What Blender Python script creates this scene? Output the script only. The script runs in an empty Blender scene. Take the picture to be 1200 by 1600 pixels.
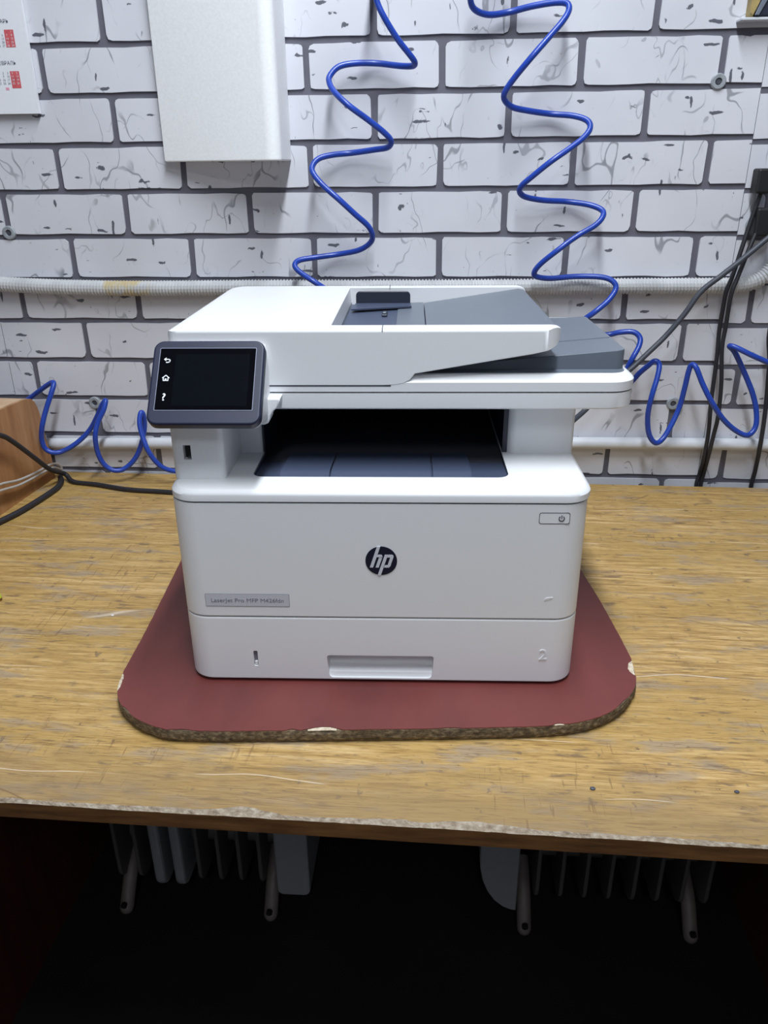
import bpy, bmesh, math, random
from mathutils import Vector, Matrix

# ------------------------------------------------------------ camera, world, light, exposure
scene = bpy.context.scene
COL = scene.collection
R = math.radians

cam_data = bpy.data.cameras.new('camera')
cam = bpy.data.objects.new('camera', cam_data)
COL.objects.link(cam)
cam_data.sensor_fit = 'VERTICAL'
cam_data.sensor_height = 36.0
cam_data.lens = 36.0 * 1218.396 / 1600.0
cam_data.clip_start = 0.02
PITCH, YAW, ROLL = 0.41622, -0.066746, -0.009866
_fw = Vector((math.sin(YAW) * math.cos(PITCH), math.cos(YAW) * math.cos(PITCH), -math.sin(PITCH)))
_r0 = Vector((math.cos(YAW), -math.sin(YAW), 0))
_u0 = _r0.cross(_fw)
_r = _r0 * math.cos(ROLL) + _u0 * math.sin(ROLL)
_u = -_r0 * math.sin(ROLL) + _u0 * math.cos(ROLL)
_m = Matrix((_r, _u, -_fw)).transposed().to_4x4()
_m.translation = Vector((0.0, -1.3029, 1.2555))
cam.matrix_world = _m
scene.camera = cam

world = bpy.data.worlds.new('world')
scene.world = world
world.use_nodes = True
world.node_tree.nodes['Background'].inputs[0].default_value = (0.75, 0.82, 1.0, 1)
world.node_tree.nodes['Background'].inputs[1].default_value = 0.05

CEIL = 2.6
LAMPS = [  # x, y, length, width, watts
    (0.05, -0.98, 1.22, 0.13, 38.0),
    (0.05, -2.45, 0.60, 0.13, 9.0),  # unseen fill lamp, added to brighten the printer front and pillars
]
LAMP_COLOR = (0.88, 0.94, 1.0)
for _i, (lx, ly, ll, lw, le) in enumerate(LAMPS):
    ld = bpy.data.lights.new('tube_light', 'AREA')
    ld.shape = 'RECTANGLE'
    ld.size, ld.size_y = lw, ll
    ld.energy = le
    ld.color = LAMP_COLOR
    lo = bpy.data.objects.new('tube_light', ld)
    COL.objects.link(lo)
    lo.location = (lx, ly, CEIL - 0.085)

vs = scene.view_settings
vs.view_transform = 'Standard'
vs.look = 'None'
vs.exposure = 0.0
vs.gamma = 1.0
vs.use_curve_mapping = False

# ------------------------------------------------------------ helpers
def link(name, me, mat=None, parent=None, smooth=None):
    o = bpy.data.objects.new(name, me)
    COL.objects.link(o)
    if mat is not None:
        if isinstance(mat, (list, tuple)):
            for m in mat:
                me.materials.append(m)
        elif not me.materials:
            me.materials.append(mat)
    if parent is not None:
        o.parent = parent
    if smooth is not None:
        shade(me, smooth)
        wn = o.modifiers.new('weighted_normals', 'WEIGHTED_NORMAL')   # flats stay flat beside rounded edges
        wn.mode = 'FACE_AREA'
        wn.weight = 50
        wn.keep_sharp = True
    return o


def shade(me, angle):
    for p in me.polygons:
        p.use_smooth = True
    me.set_sharp_from_angle(angle=R(angle))


def tag(o, label, cat=None, group=None):
    o['label'] = label
    if cat:
        o['category'] = cat
    if group:
        o['group'] = group
    return o


def empty(name, loc, rz=0.0):
    o = bpy.data.objects.new(name, None)
    o.empty_display_size = 0.05
    COL.objects.link(o)
    o.location = loc
    o.rotation_euler = (0, 0, rz)
    return o


def to_mesh(bm, name='m'):
    me = bpy.data.meshes.new(name)
    bmesh.ops.recalc_face_normals(bm, faces=bm.faces[:])
    bm.to_mesh(me)
    bm.free()
    return me


def add_box(bm, x0, x1, y0, y1, z0, z1):
    v = [bm.verts.new(p) for p in ((x0, y0, z0), (x1, y0, z0), (x1, y1, z0), (x0, y1, z0),
                                   (x0, y0, z1), (x1, y0, z1), (x1, y1, z1), (x0, y1, z1))]
    for f in ((0, 3, 2, 1), (4, 5, 6, 7), (0, 1, 5, 4), (1, 2, 6, 5), (2, 3, 7, 6), (3, 0, 4, 7)):
        bm.faces.new([v[i] for i in f])
    return v


def box_mesh(x0, x1, y0, y1, z0, z1, bevel=0.0, seg=2):
    bm = bmesh.new()
    add_box(bm, x0, x1, y0, y1, z0, z1)
    if bevel:
        bmesh.ops.bevel(bm, geom=bm.edges[:], offset=bevel, segments=seg, profile=0.5, affect='EDGES')
    return to_mesh(bm)


def add_prism(bm, pts, a0, a1, axis='z'):
    """extrude a polygon; axis z: pts are (x,y); axis y: pts are (x,z); axis x: pts are (y,z)"""
    def P(p, a):
        if axis == 'z':
            return (p[0], p[1], a)
        if axis == 'y':
            return (p[0], a, p[1])
        return (a, p[0], p[1])
    lo = [bm.verts.new(P(p, a0)) for p in pts]
    hi = [bm.verts.new(P(p, a1)) for p in pts]
    n = len(pts)
    fs = [bm.faces.new(lo), bm.faces.new(hi)]
    for i in range(n):
        fs.append(bm.faces.new((lo[i], lo[(i + 1) % n], hi[(i + 1) % n], hi[i])))
    return lo, hi


def prism_mesh(pts, a0, a1, axis='z', bevel=0.0, seg=2, which='all'):
    bm = bmesh.new()
    lo, hi = add_prism(bm, pts, a0, a1, axis)
    bmesh.ops.recalc_face_normals(bm, faces=bm.faces[:])
    if bevel:
        sl, sh = set(lo), set(hi)
        ed = [e for e in bm.edges if (which in ('all', 'lo') and e.verts[0] in sl and e.verts[1] in sl)
              or (which in ('all', 'hi') and e.verts[0] in sh and e.verts[1] in sh)]
        bmesh.ops.bevel(bm, geom=ed, offset=bevel, segments=seg, profile=0.5, affect='EDGES')
    return to_mesh(bm)


def rrect(x0, x1, y0, y1, r, seg=6):
    """rounded rectangle outline, counter-clockwise; r = radius or (bl, br, tr, tl)"""
    if not isinstance(r, (tuple, list)):
        r = (r, r, r, r)
    out = []
    for (cx, cy, a0, rr) in ((x0 + r[0], y0 + r[0], 180, r[0]), (x1 - r[1], y0 + r[1], 270, r[1]),
                             (x1 - r[2], y1 - r[2], 0, r[2]), (x0 + r[3], y1 - r[3], 90, r[3])):
        for k in range(seg + 1):
            a = R(a0 + 90.0 * k / seg)
            out.append((cx + rr * math.cos(a), cy + rr * math.sin(a)))
    return out


def loops_mesh(loops, cap0=True, cap1=True):
    """skin between loops of equal vertex count"""
    bm = bmesh.new()
    L = [[bm.verts.new(p) for p in lp] for lp in loops]
    for a, b in zip(L[:-1], L[1:]):
        n = len(a)
        for i in range(n):
            bm.faces.new((a[i], a[(i + 1) % n], b[(i + 1) % n], b[i]))
    if cap0:
        bm.faces.new(L[0])
    if cap1:
        bm.faces.new(L[-1])
    return to_mesh(bm)


def lift(pts, z):
    return [(p[0], p[1], z) for p in pts]


def catmull(pts, n):
    P = [Vector(p) for p in pts]
    P = [P[0] * 2 - P[1]] + P + [P[-1] * 2 - P[-2]]
    out = []
    for i in range(1, len(P) - 2):
        p0, p1, p2, p3 = P[i - 1:i + 3]
        for k in range(n):
            t = k / n
            out.append(0.5 * ((2 * p1) + (p2 - p0) * t + (2 * p0 - 5 * p1 + 4 * p2 - p3) * t * t
                              + (3 * p1 - p0 - 3 * p2 + p3) * t ** 3))
    out.append(P[-2].copy())
    return out


def add_tube(bm, path, rad, seg=10, cap=True):
    """sweep circle along path; rad = number or list"""
    n = len(path)
    up = None
    rings = []
    for i in range(n):
        a = path[max(0, i - 1)]
        b = path[min(n - 1, i + 1)]
        t = (b - a)
        if t.length < 1e-9:
            t = Vector((0, 0, 1))
        t.normalize()
        if up is None:
            up = Vector((0, 0, 1)) if abs(t.z) < 0.9 else Vector((0, 1, 0))
        s = t.cross(up)
        if s.length < 1e-6:
            s = t.orthogonal()
        s.normalize()
        up = s.cross(t).normalized()
        r = rad[i] if isinstance(rad, (list, tuple)) else rad
        rings.append([bm.verts.new(path[i] + (s * math.cos(2 * math.pi * k / seg) + up * math.sin(2 * math.pi * k / seg)) * r)
                      for k in range(seg)])
    for a, b in zip(rings[:-1], rings[1:]):
        for k in range(seg):
            bm.faces.new((a[k], a[(k + 1) % seg], b[(k + 1) % seg], b[k]))
    if cap:
        bm.faces.new(rings[0])
        bm.faces.new(rings[-1])


def tube_mesh(pts, rad, n=5, seg=10):
    bm = bmesh.new()
    add_tube(bm, catmull(pts, n), rad, seg)
    me = to_mesh(bm)
    for p in me.polygons:
        p.use_smooth = True
    return me


def add_cyl(bm, c, r, d, axis='y', seg=16, r2=None):
    """cylinder from c along axis for length d"""
    r2 = r if r2 is None else r2
    ax = {'x': Vector((1, 0, 0)), 'y': Vector((0, 1, 0)), 'z': Vector((0, 0, 1))}[axis]
    s = {'x': Vector((0, 1, 0)), 'y': Vector((1, 0, 0)), 'z': Vector((1, 0, 0))}[axis]
    u = ax.cross(s)
    c = Vector(c)
    a = [bm.verts.new(c + (s * math.cos(2 * math.pi * k / seg) + u * math.sin(2 * math.pi * k / seg)) * r) for k in range(seg)]
    b = [bm.verts.new(c + ax * d + (s * math.cos(2 * math.pi * k / seg) + u * math.sin(2 * math.pi * k / seg)) * r2) for k in range(seg)]
    for k in range(seg):
        bm.faces.new((a[k], a[(k + 1) % seg], b[(k + 1) % seg], b[k]))
    bm.faces.new(a)
    bm.faces.new(b)


def mesh_diff(me, cutters):
    """me minus each cutter mesh (exact boolean, evaluated once)"""
    o = bpy.data.objects.new('tmp', me)
    COL.objects.link(o)
    tmp = [o]
    for c in cutters:
        co = bpy.data.objects.new('tmpc', c)
        COL.objects.link(co)
        tmp.append(co)
        md = o.modifiers.new('b', 'BOOLEAN')
        md.operation = 'DIFFERENCE'
        md.solver = 'EXACT'
        md.object = co
    dg = bpy.context.evaluated_depsgraph_get()
    out = bpy.data.meshes.new_from_object(o.evaluated_get(dg))
    for t in tmp:
        bpy.data.objects.remove(t)
    return out


def text_mesh(s, size, extrude=0.0, align='LEFT', bold=0.0):
    cu = bpy.data.curves.new('txt', 'FONT')
    cu.body = s
    cu.size = size
    cu.extrude = extrude
    cu.align_x = align
    cu.offset = bold
    cu.resolution_u = 6
    o = bpy.data.objects.new('txt', cu)
    COL.objects.link(o)
    dg = bpy.context.evaluated_depsgraph_get()
    me = bpy.data.meshes.new_from_object(o.evaluated_get(dg))
    bpy.data.objects.remove(o)
    bpy.data.curves.remove(cu)
    me.materials.clear()
    return me


# ------------------------------------------------------------ materials
def lin(r, g, b):
    f = lambda c: (c / 255 / 12.92) if c <= 10 else ((c / 255 + 0.055) / 1.055) ** 2.4
    return (f(r), f(g), f(b), 1.0)


class NT:
    def __init__(self, name, rough=0.5, color=(0.8, 0.8, 0.8, 1), metallic=0.0, spec=None, coat=0.0):
        self.m = bpy.data.materials.new(name)
        self.m.use_nodes = True
        self.t = self.m.node_tree
        self.b = self.t.nodes['Principled BSDF']
        self.b.inputs['Base Color'].default_value = color
        self.b.inputs['Roughness'].default_value = rough
        self.b.inputs['Metallic'].default_value = metallic
        if spec is not None:
            self.b.inputs['Specular IOR Level'].default_value = spec
        if coat:
            self.b.inputs['Coat Weight'].default_value = coat

    def n(self, typ, **kw):
        nd = self.t.nodes.new(typ)
        for k, v in kw.items():
            setattr(nd, k, v)
        return nd

    def l(self, a, b):
        self.t.links.new(a, b)

    def coord(self, kind='Object', scale=(1, 1, 1), rot=(0, 0, 0), loc=(0, 0, 0)):
        if kind == 'World':
            src = self.n('ShaderNodeNewGeometry').outputs['Position']
        else:
            src = self.n('ShaderNodeTexCoord').outputs[kind]
        mp = self.n('ShaderNodeMapping')
        mp.inputs['Scale'].default_value = scale
        mp.inputs['Rotation'].default_value = rot
        mp.inputs['Location'].default_value = loc
        self.l(src, mp.inputs['Vector'])
        return mp.outputs[0]

    def noise(self, vec, scale=5, detail=3, rough=0.5, dist=0.0):
        nd = self.n('ShaderNodeTexNoise')
        nd.inputs['Scale'].default_value = scale
        nd.inputs['Detail'].default_value = detail
        nd.inputs['Roughness'].default_value = rough
        nd.inputs['Distortion'].default_value = dist
        self.l(vec, nd.inputs['Vector'])
        return nd.outputs['Fac']

    def noise_col(self, vec, scale=5, detail=2):
        nd = self.n('ShaderNodeTexNoise')
        nd.inputs['Scale'].default_value = scale
        nd.inputs['Detail'].default_value = detail
        self.l(vec, nd.inputs['Vector'])
        return nd.outputs['Color']

    def voronoi(self, vec, scale=5, feature='F1'):
        nd = self.n('ShaderNodeTexVoronoi', feature=feature)
        nd.inputs['Scale'].default_value = scale
        self.l(vec, nd.inputs['Vector'])
        return nd

    def ramp(self, fac, stops, interp='LINEAR'):
        nd = self.n('ShaderNodeValToRGB')
        cr = nd.color_ramp
        cr.interpolation = interp
        while len(cr.elements) > 1:
            cr.elements.remove(cr.elements[-1])
        cr.elements[0].position = stops[0][0]
        cr.elements[0].color = stops[0][1] if len(stops[0][1]) == 4 else (*stops[0][1], 1)
        for p, c in stops[1:]:
            e = cr.elements.new(p)
            e.color = c if len(c) == 4 else (*c, 1)
        self.l(fac, nd.inputs[0])
        return nd.outputs[0]

    def step(self, fac, a, b):
        """smooth 0..1 from a to b"""
        nd = self.n('ShaderNodeMapRange', interpolation_type='SMOOTHSTEP')
        nd.inputs[1].default_value = a
        nd.inputs[2].default_value = b
        self.l(fac, nd.inputs[0])
        return nd.outputs[0]

    def math(self, op, a, b=None):
        nd = self.n('ShaderNodeMath', operation=op)
        for i, v in enumerate((a, b)):
            if v is None:
                continue
            if isinstance(v, (int, float)):
                nd.inputs[i].default_value = v
            else:
                self.l(v, nd.inputs[i])
        return nd.outputs[0]

    def vadd(self, vec, col, amt):
        """vec + (col-0.5)*amt"""
        s = self.n('ShaderNodeVectorMath', operation='SUBTRACT')
        self.l(col, s.inputs[0])
        s.inputs[1].default_value = (0.5, 0.5, 0.5)
        sc = self.n('ShaderNodeVectorMath', operation='SCALE')
        self.l(s.outputs[0], sc.inputs[0])
        sc.inputs['Scale'].default_value = amt
        ad = self.n('ShaderNodeVectorMath', operation='ADD')
        self.l(vec, ad.inputs[0])
        self.l(sc.outputs[0], ad.inputs[1])
        return ad.outputs[0]

    def mix(self, fac, a, b):
        nd = self.n('ShaderNodeMix', data_type='RGBA')
        if isinstance(fac, (int, float)):
            nd.inputs[0].default_value = fac
        else:
            self.l(fac, nd.inputs[0])
        for i, v in ((6, a), (7, b)):
            if isinstance(v, tuple):
                nd.inputs[i].default_value = v
            else:
                self.l(v, nd.inputs[i])
        return nd.outputs[2]

    def base(self, c):
        self.l(c, self.b.inputs['Base Color'])

    def rough(self, c):
        self.l(c, self.b.inputs['Roughness'])

    def bump(self, h, strength=0.2, dist=0.001):
        nd = self.n('ShaderNodeBump')
        nd.inputs['Strength'].default_value = strength
        nd.inputs['Distance'].default_value = dist
        self.l(h, nd.inputs['Height'])
        self.l(nd.outputs[0], self.b.inputs['Normal'])


def speckled(name, col, rough=0.5, amt=0.04, scale=400, bump=0.0, **kw):
    """plain colour with slight procedural grain"""
    s = NT(name, rough, **kw)
    v = s.coord('Object')
    f = s.noise(v, scale, 2)
    d = tuple(c * (1 - amt) for c in col[:3]) + (1,)
    u = tuple(min(1, c * (1 + amt)) for c in col[:3]) + (1,)
    s.base(s.ramp(f, [(0.3, d), (0.7, u)]))
    if bump:
        s.bump(f, bump, 0.0004)
    return s.m


M = {}
M['white_plastic'] = speckled('white_plastic', (0.78, 0.79, 0.81, 1), 0.42, 0.015, 900, 0.03)
M['cover_plastic'] = speckled('cover_plastic', (0.77, 0.78, 0.80, 1), 0.32, 0.01, 900, 0.02)
M['grey_plastic'] = speckled('grey_plastic', lin(100, 108, 119), 0.36, 0.03, 900, 0.05)
M['slate_plastic'] = speckled('slate_plastic', lin(66, 75, 97), 0.42, 0.03, 900, 0.05)
M['dark_plastic'] = speckled('dark_plastic', lin(38, 42, 58), 0.45, 0.05, 700, 0.05)
M['black_plastic'] = speckled('black_plastic', lin(20, 20, 24), 0.5, 0.05, 700)
M['bezel'] = speckled('bezel', lin(24, 29, 56), 0.5, 0.04, 500)
M['screen_glass'] = speckled('screen_glass', lin(6, 7, 12), 0.08, 0.02, 200, spec=0.25)
M['display'] = speckled('display', lin(9, 13, 18), 0.12, 0.05, 90, spec=0.25)
M['icon_white'] = speckled('icon_white', lin(232, 235, 240), 0.5, 0.01)
M['border_line'] = speckled('border_line', lin(150, 155, 175), 0.35, 0.02)
M['gap'] = speckled('gap', lin(60, 62, 72), 0.7, 0.05)
M['logo_navy'] = speckled('logo_navy', lin(14, 20, 42), 0.4, 0.03)
M['logo_silver'] = speckled('logo_silver', lin(205, 208, 218), 0.35, 0.02)
M['plate_silver'] = speckled('plate_silver', lin(196, 198, 206), 0.35, 0.03)
M['print_grey'] = speckled('print_grey', lin(118, 120, 130), 0.5, 0.03)
M['icon_grey'] = speckled('icon_grey', lin(70, 72, 82), 0.5, 0.03)
M['metal'] = speckled('metal', lin(170, 175, 180), 0.35, 0.05, metallic=0.8)
M['rubber'] = speckled('rubber', lin(24, 24, 27), 0.55, 0.08, 300)
M['cable_black'] = speckled('cable_black', lin(36, 36, 42), 0.5, 0.08, 200)
M['cable_grey'] = speckled('cable_grey', lin(62, 66, 76), 0.5, 0.08, 200)
M['cable_white'] = speckled('cable_white', lin(178, 172, 166), 0.5, 0.06, 150)
M['hose_blue'] = speckled('hose_blue', lin(30, 66, 166), 0.36, 0.1, 60, coat=0.1)
M['pipe_white'] = speckled('pipe_white', lin(206, 209, 215), 0.4, 0.05, 25)
M['foam'] = speckled('foam', (0.91, 0.92, 0.93, 1), 0.8, 0.03, 260, 0.35)
M['paper'] = speckled('paper', (0.80, 0.81, 0.85, 1), 0.45, 0.01, 200)
M['print_red'] = speckled('print_red', lin(204, 92, 98), 0.5, 0.12, 120)
M['print_dark'] = speckled('print_dark', lin(96, 98, 116), 0.5, 0.1, 120)
M['print_pink'] = speckled('print_pink', lin(226, 160, 178), 0.5, 0.1, 120)
M['washer'] = speckled('washer', lin(150, 156, 162), 0.5, 0.15, 160)
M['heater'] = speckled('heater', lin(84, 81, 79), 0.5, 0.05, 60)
M['heater_white'] = speckled('heater_white', lin(140, 140, 141), 0.45, 0.04, 60)
M['heater_foot'] = speckled('heater_foot', lin(112, 102, 96), 0.5, 0.08, 60)
M['ochre'] = speckled('ochre', lin(158, 138, 88), 0.6, 0.25, 60)
M['strap'] = speckled('strap', lin(106, 114, 128), 0.6, 0.08, 90)
M['lime'] = speckled('lime', lin(190, 205, 70), 0.5, 0.08, 90)
M['brown_cap'] = speckled('brown_cap', lin(110, 75, 25), 0.5, 0.08, 90)
M['room_paint'] = speckled('room_paint', (0.36, 0.37, 0.40, 1), 0.8, 0.03, 12)
M['ceiling_paint'] = speckled('ceiling_paint', (0.6, 0.6, 0.62, 1), 0.9, 0.02, 12)


def make_brick_mat():
    s = NT('brick_print', 0.42)
    v = s.coord('World')
    warp = s.noise_col(v, 9, 3)
    # long thin cracks: contour lines of slow noise, broken up by a mask
    def crack(loc, rot, scale, level, width, mloc, m0):
        vv = s.coord('World', loc=loc, rot=(0, R(rot), 0), scale=(1.0, 1.0, 0.55))
        f = s.noise(s.vadd(vv, warp, 0.05), scale, 3, 0.5, 0.25)
        c = s.math('ABSOLUTE', s.math('SUBTRACT', f, level))
        ln = s.math('SUBTRACT', 1.0, s.step(c, width * 0.3, width))
        mk = s.step(s.noise(s.coord('World', loc=mloc), 9, 3, 0.6), m0, m0 + 0.10)
        return s.math('MULTIPLY', ln, mk)
    cracks = s.math('MAXIMUM', crack((0, 0, 0), 35, 5.5, 0.5, 0.0042, (9, 2, 4), 0.47), crack((3, 7, 1), -20, 7, 0.47, 0.0045, (2, 5, 1), 0.50))
    cracks2 = s.math('MAXIMUM', crack((8, 1, 5), 60, 9, 0.52, 0.0052, (4, 4, 8), 0.50), crack((5, 9, 2), 15, 14, 0.5, 0.007, (7, 1, 3), 0.54))
    # dark chips: short dashes and blobs in sparse cells
    wob = s.noise_col(v, 70, 3)

    def chips(scale, stretch, ang, thr, seedloc, keep):
        vv = s.coord('World', scale=stretch, rot=(0, R(ang), 0), loc=seedloc)
        vv = s.vadd(vv, wob, 0.030)
        vo = s.voronoi(vv, scale)
        sep = s.n('ShaderNodeSeparateColor')
        s.l(vo.outputs['Color'], sep.inputs[0])
        on = s.step(sep.outputs[0], keep, keep + 0.02)
        size = s.math('MULTIPLY', s.math('ADD', sep.outputs[1], 0.4), thr)
        d = s.math('SUBTRACT', vo.outputs['Distance'], size)
        return s.math('MULTIPLY', s.math('SUBTRACT', 1.0, s.step(d, -0.02, 0.015)), on)
    ch = chips(14, (1.0, 0.3, 4.2), 28, 0.10, (0, 0, 0), 0.30)
    ch = s.math('MAXIMUM', ch, chips(14, (4.4, 0.3, 1.0), 22, 0.10, (5, 0, 2), 0.40))
    ch = s.math('MAXIMUM', ch, chips(15, (1.0, 0.3, 3.6), -38, 0.10, (2, 0, 6), 0.45))
    ch = s.math('MAXIMUM', ch, chips(22, (1.1, 0.3, 1.6), -30, 0.085, (1, 0, 8), 0.55))
    # faint tone patches, tiny specks
    tone = s.noise(v, 5, 3)
    base = s.ramp(tone, [(0.3, lin(204, 205, 212)), (0.7, lin(220, 221, 228))])
    sp = s.step(s.noise(v, 170, 2), 0.66, 0.74)
    spm = s.math('MULTIPLY', sp, s.step(s.noise(v, 13, 1), 0.5, 0.6))
    col = s.mix(s.math('MULTIPLY', spm, 0.35), base, lin(150, 152, 158))
    col = s.mix(s.math('MULTIPLY', cracks, 0.75), col, lin(126, 128, 136))
    col = s.mix(s.math('MULTIPLY', cracks2, 0.6), col, lin(136, 138, 146))
    col = s.mix(s.math('MULTIPLY', ch, 0.95), col, lin(84, 86, 97))
    s.base(col)
    s.bump(s.noise(v, 45, 3), 0.12, 0.001)
    return s.m


M['brick'] = make_brick_mat()
M['mortar'] = speckled('mortar', lin(98, 97, 108), 0.6, 0.08, 40, 0.15)


def make_table_mat():
    s = NT('bench_veneer', 0.5)
    g = s.coord('Object', scale=(3.0, 60, 1))
    warp = s.noise_col(s.coord('Object'), 4, 2)
    grain = s.noise(s.vadd(g, warp, 1.2), 3.0, 6, 0.65)
    col = s.ramp(grain, [(0.28, lin(128, 99, 58)), (0.45, lin(178, 144, 86)), (0.58, lin(198, 164, 106)), (0.75, lin(220, 193, 146))])
    # yellower / pinker drifts
    drift = s.noise(s.coord('Object', scale=(1, 2.4, 1), loc=(2, 0, 0)), 4, 3)
    col = s.mix(s.math('MULTIPLY', s.step(drift, 0.35, 0.65), 0.55), col, lin(172, 140, 76))
    # dark open pores along the grain
    pore = s.noise(s.coord('Object', scale=(14, 330, 1)), 2.2, 2, 0.5)
    pm = s.math('MULTIPLY', s.step(pore, 0.56, 0.66), s.step(s.noise(s.coord('Object', scale=(2, 5, 1)), 4, 2), 0.42, 0.62))
    col = s.mix(s.math('MULTIPLY', pm, 0.75), col, lin(118, 84, 48))
    # worn grey patches
    wear = s.noise(s.coord('Object', scale=(1.2, 4.5, 1), loc=(0, 5, 0)), 8, 5, 0.62)
    col = s.mix(s.math('MULTIPLY', s.step(wear, 0.52, 0.64), 0.62), col, lin(150, 136, 120))
    # dark smudges
    sm = s.noise(s.coord('Object', scale=(1.3, 5.0, 1), loc=(7, 1, 0)), 16, 4, 0.6)
    col = s.mix(s.math('MULTIPLY', s.step(sm, 0.58, 0.68), 0.66), col, lin(98, 80, 70))
    sm2 = s.noise(s.coord('Object', scale=(3, 2.4, 1), loc=(1, 9, 0), rot=(0, 0, R(62))), 22, 3, 0.6)
    col = s.mix(s.math('MULTIPLY', s.step(sm2, 0.64, 0.72), 0.6), col, lin(92, 78, 74))
    # fine dark fibres and nicks
    fib = s.noise(s.coord('Object', scale=(30, 420, 1), loc=(1, 2, 0)), 1.5, 3, 0.6)
    col = s.mix(s.math('MULTIPLY', s.step(fib, 0.50, 0.66), 0.6), col, lin(120, 90, 52))
    nick = s.noise(s.coord('Object', scale=(60, 110, 1), loc=(5, 2, 0)), 1.3, 3, 0.6)
    nm = s.math('MULTIPLY', s.step(nick, 0.64, 0.72), s.step(s.noise(s.coord('Object', loc=(2, 8, 0)), 5, 3), 0.45, 0.6))
    col = s.mix(s.math('MULTIPLY', nm, 0.75), col, lin(92, 70, 52))
    # hand-worn grimy band along the front edge
    sy = s.n('ShaderNodeSeparateXYZ')
    s.l(s.coord('Object'), sy.inputs[0])
    edge = s.math('ADD', sy.outputs[1], s.math('MULTIPLY', s.noise(s.coord('Object', scale=(1, 2.5, 1)), 14, 4), -0.09))
    col = s.mix(s.math('MULTIPLY', s.math('SUBTRACT', 1.0, s.step(edge, -0.03, 0.05)), 0.6), col, lin(132, 110, 78))
    # short cross cracks over the grain
    tick = s.noise(s.coord('Object', scale=(160, 16, 1), loc=(3, 1, 0)), 1.6, 2, 0.5)
    tm = s.math('MULTIPLY', s.step(tick, 0.62, 0.70), s.step(s.noise(s.coord('Object', loc=(6, 6, 0)), 6, 3), 0.5, 0.62))
    col = s.mix(s.math('MULTIPLY', tm, 0.5), col, lin(110, 80, 50))
    # pale scratches and dark knife lines, sparse
    for ang, loc, c, k, wd in ((38, (0, 0, 0), lin(236, 222, 205), 0.6, 0.004), (-57, (4, 2, 0), lin(100, 76, 55), 0.55, 0.0035),
                               (12, (8, 3, 0), lin(110, 84, 58), 0.5, 0.003)):
        vv = s.coord('Object', scale=(0.35, 4.0, 1), rot=(0, 0, R(ang)), loc=loc)
        vo = s.voronoi(s.vadd(vv, warp, 0.15), 3.0, 'DISTANCE_TO_EDGE')
        ln = s.math('SUBTRACT', 1.0, s.step(vo.outputs['Distance'], wd * 0.4, wd * 1.5))
        mk = s.step(s.noise(s.coord('Object', loc=loc), 7, 2), 0.53, 0.6)
        col = s.mix(s.math('MULTIPLY', s.math('MULTIPLY', ln, mk), k), col, c)
    s.base(col)
    s.rough(s.ramp(wear, [(0.3, (0.38,) * 3), (0.7, (0.62,) * 3)]))
    s.bump(grain, 0.12, 0.0006)
    return s.m


M['bench_veneer'] = make_table_mat()


def make_noise_mat(name, cols, scale, stretch=(1, 1, 1), rough=0.6, bump=0.0, detail=5):
    s = NT(name, rough)
    f = s.noise(s.coord('Object', scale=stretch), scale, detail, 0.65)
    s.base(s.ramp(f, cols))
    if bump:
        s.bump(f, bump, 0.002)
    return s.m


M['bench_edge'] = make_noise_mat('bench_edge', [(0.3, lin(70, 44, 20)), (0.6, lin(112, 74, 36)), (0.72, lin(126, 88, 48)), (0.8, lin(176, 140, 90))], 9, (1.5, 1, 14), 0.55)
M['worn_fibre'] = make_noise_mat('worn_fibre', [(0.3, lin(112, 96, 78)), (0.5, lin(150, 136, 118)), (0.75, lin(188, 178, 162))], 130, (1, 1.6, 1), 0.85, 0.6)
M['bench_side'] = make_noise_mat('bench_side', [(0.3, lin(58, 24, 18)), (0.7, lin(84, 36, 24))], 10, (3, 3, 0.6), 0.5)
M['laminate_red'] = make_noise_mat('laminate_red', [(0.25, lin(92, 45, 44)), (0.45, lin(108, 52, 49)), (0.6, lin(116, 56, 53)), (0.8, lin(126, 70, 70))], 5, (1.6, 0.7, 1), 0.42, 0.0, 6)
M['chipboard'] = make_noise_mat('chipboard', [(0.3, lin(52, 43, 33)), (0.5, lin(100, 86, 66)), (0.68, lin(150, 133, 106))], 150, (1, 1, 1.8), 0.85, 0.5)
M['chip_pale'] = make_noise_mat('chip_pale', [(0.3, lin(176, 158, 132)), (0.7, lin(228, 216, 196))], 220, (1, 1, 1), 0.9, 0.5)
M['box_veneer'] = make_noise_mat('box_veneer', [(0.25, lin(138, 94, 58)), (0.5, lin(166, 119, 76)), (0.75, lin(186, 142, 98))], 7, (2.0, 5.0, 0.7), 0.45)
M['box_edge'] = make_noise_mat('box_edge', [(0.3, lin(196, 158, 122)), (0.7, lin(216, 184, 150))], 12, (1, 2, 1), 0.5)
M['floor'] = make_noise_mat('floor', [(0.3, lin(18, 15, 14)), (0.7, lin(28, 23, 21))], 6, (1, 1, 1), 0.6)


def make_conduit_mat():
    s = NT('conduit_plastic', 0.5)
    v = s.coord('World')
    f = s.noise(v, 30, 3)
    col = s.ramp(f, [(0.3, lin(182, 183, 185)), (0.7, lin(200, 201, 203))])
    # old yellow tape/glue smear at one place along the pipe
    sx = s.n('ShaderNodeSeparateXYZ')
    s.l(v, sx.inputs[0])
    a = s.math('MULTIPLY', s.step(sx.outputs[0], -0.545, -0.535), s.math('SUBTRACT', 1.0, s.step(sx.outputs[0], -0.485, -0.455)))
    a = s.math('MULTIPLY', a, s.step(s.noise(v, 60, 2), 0.32, 0.6))
    col = s.mix(s.math('MULTIPLY', a, 0.75), col, lin(188, 166, 108))
    s.base(col)
    return s.m


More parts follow.
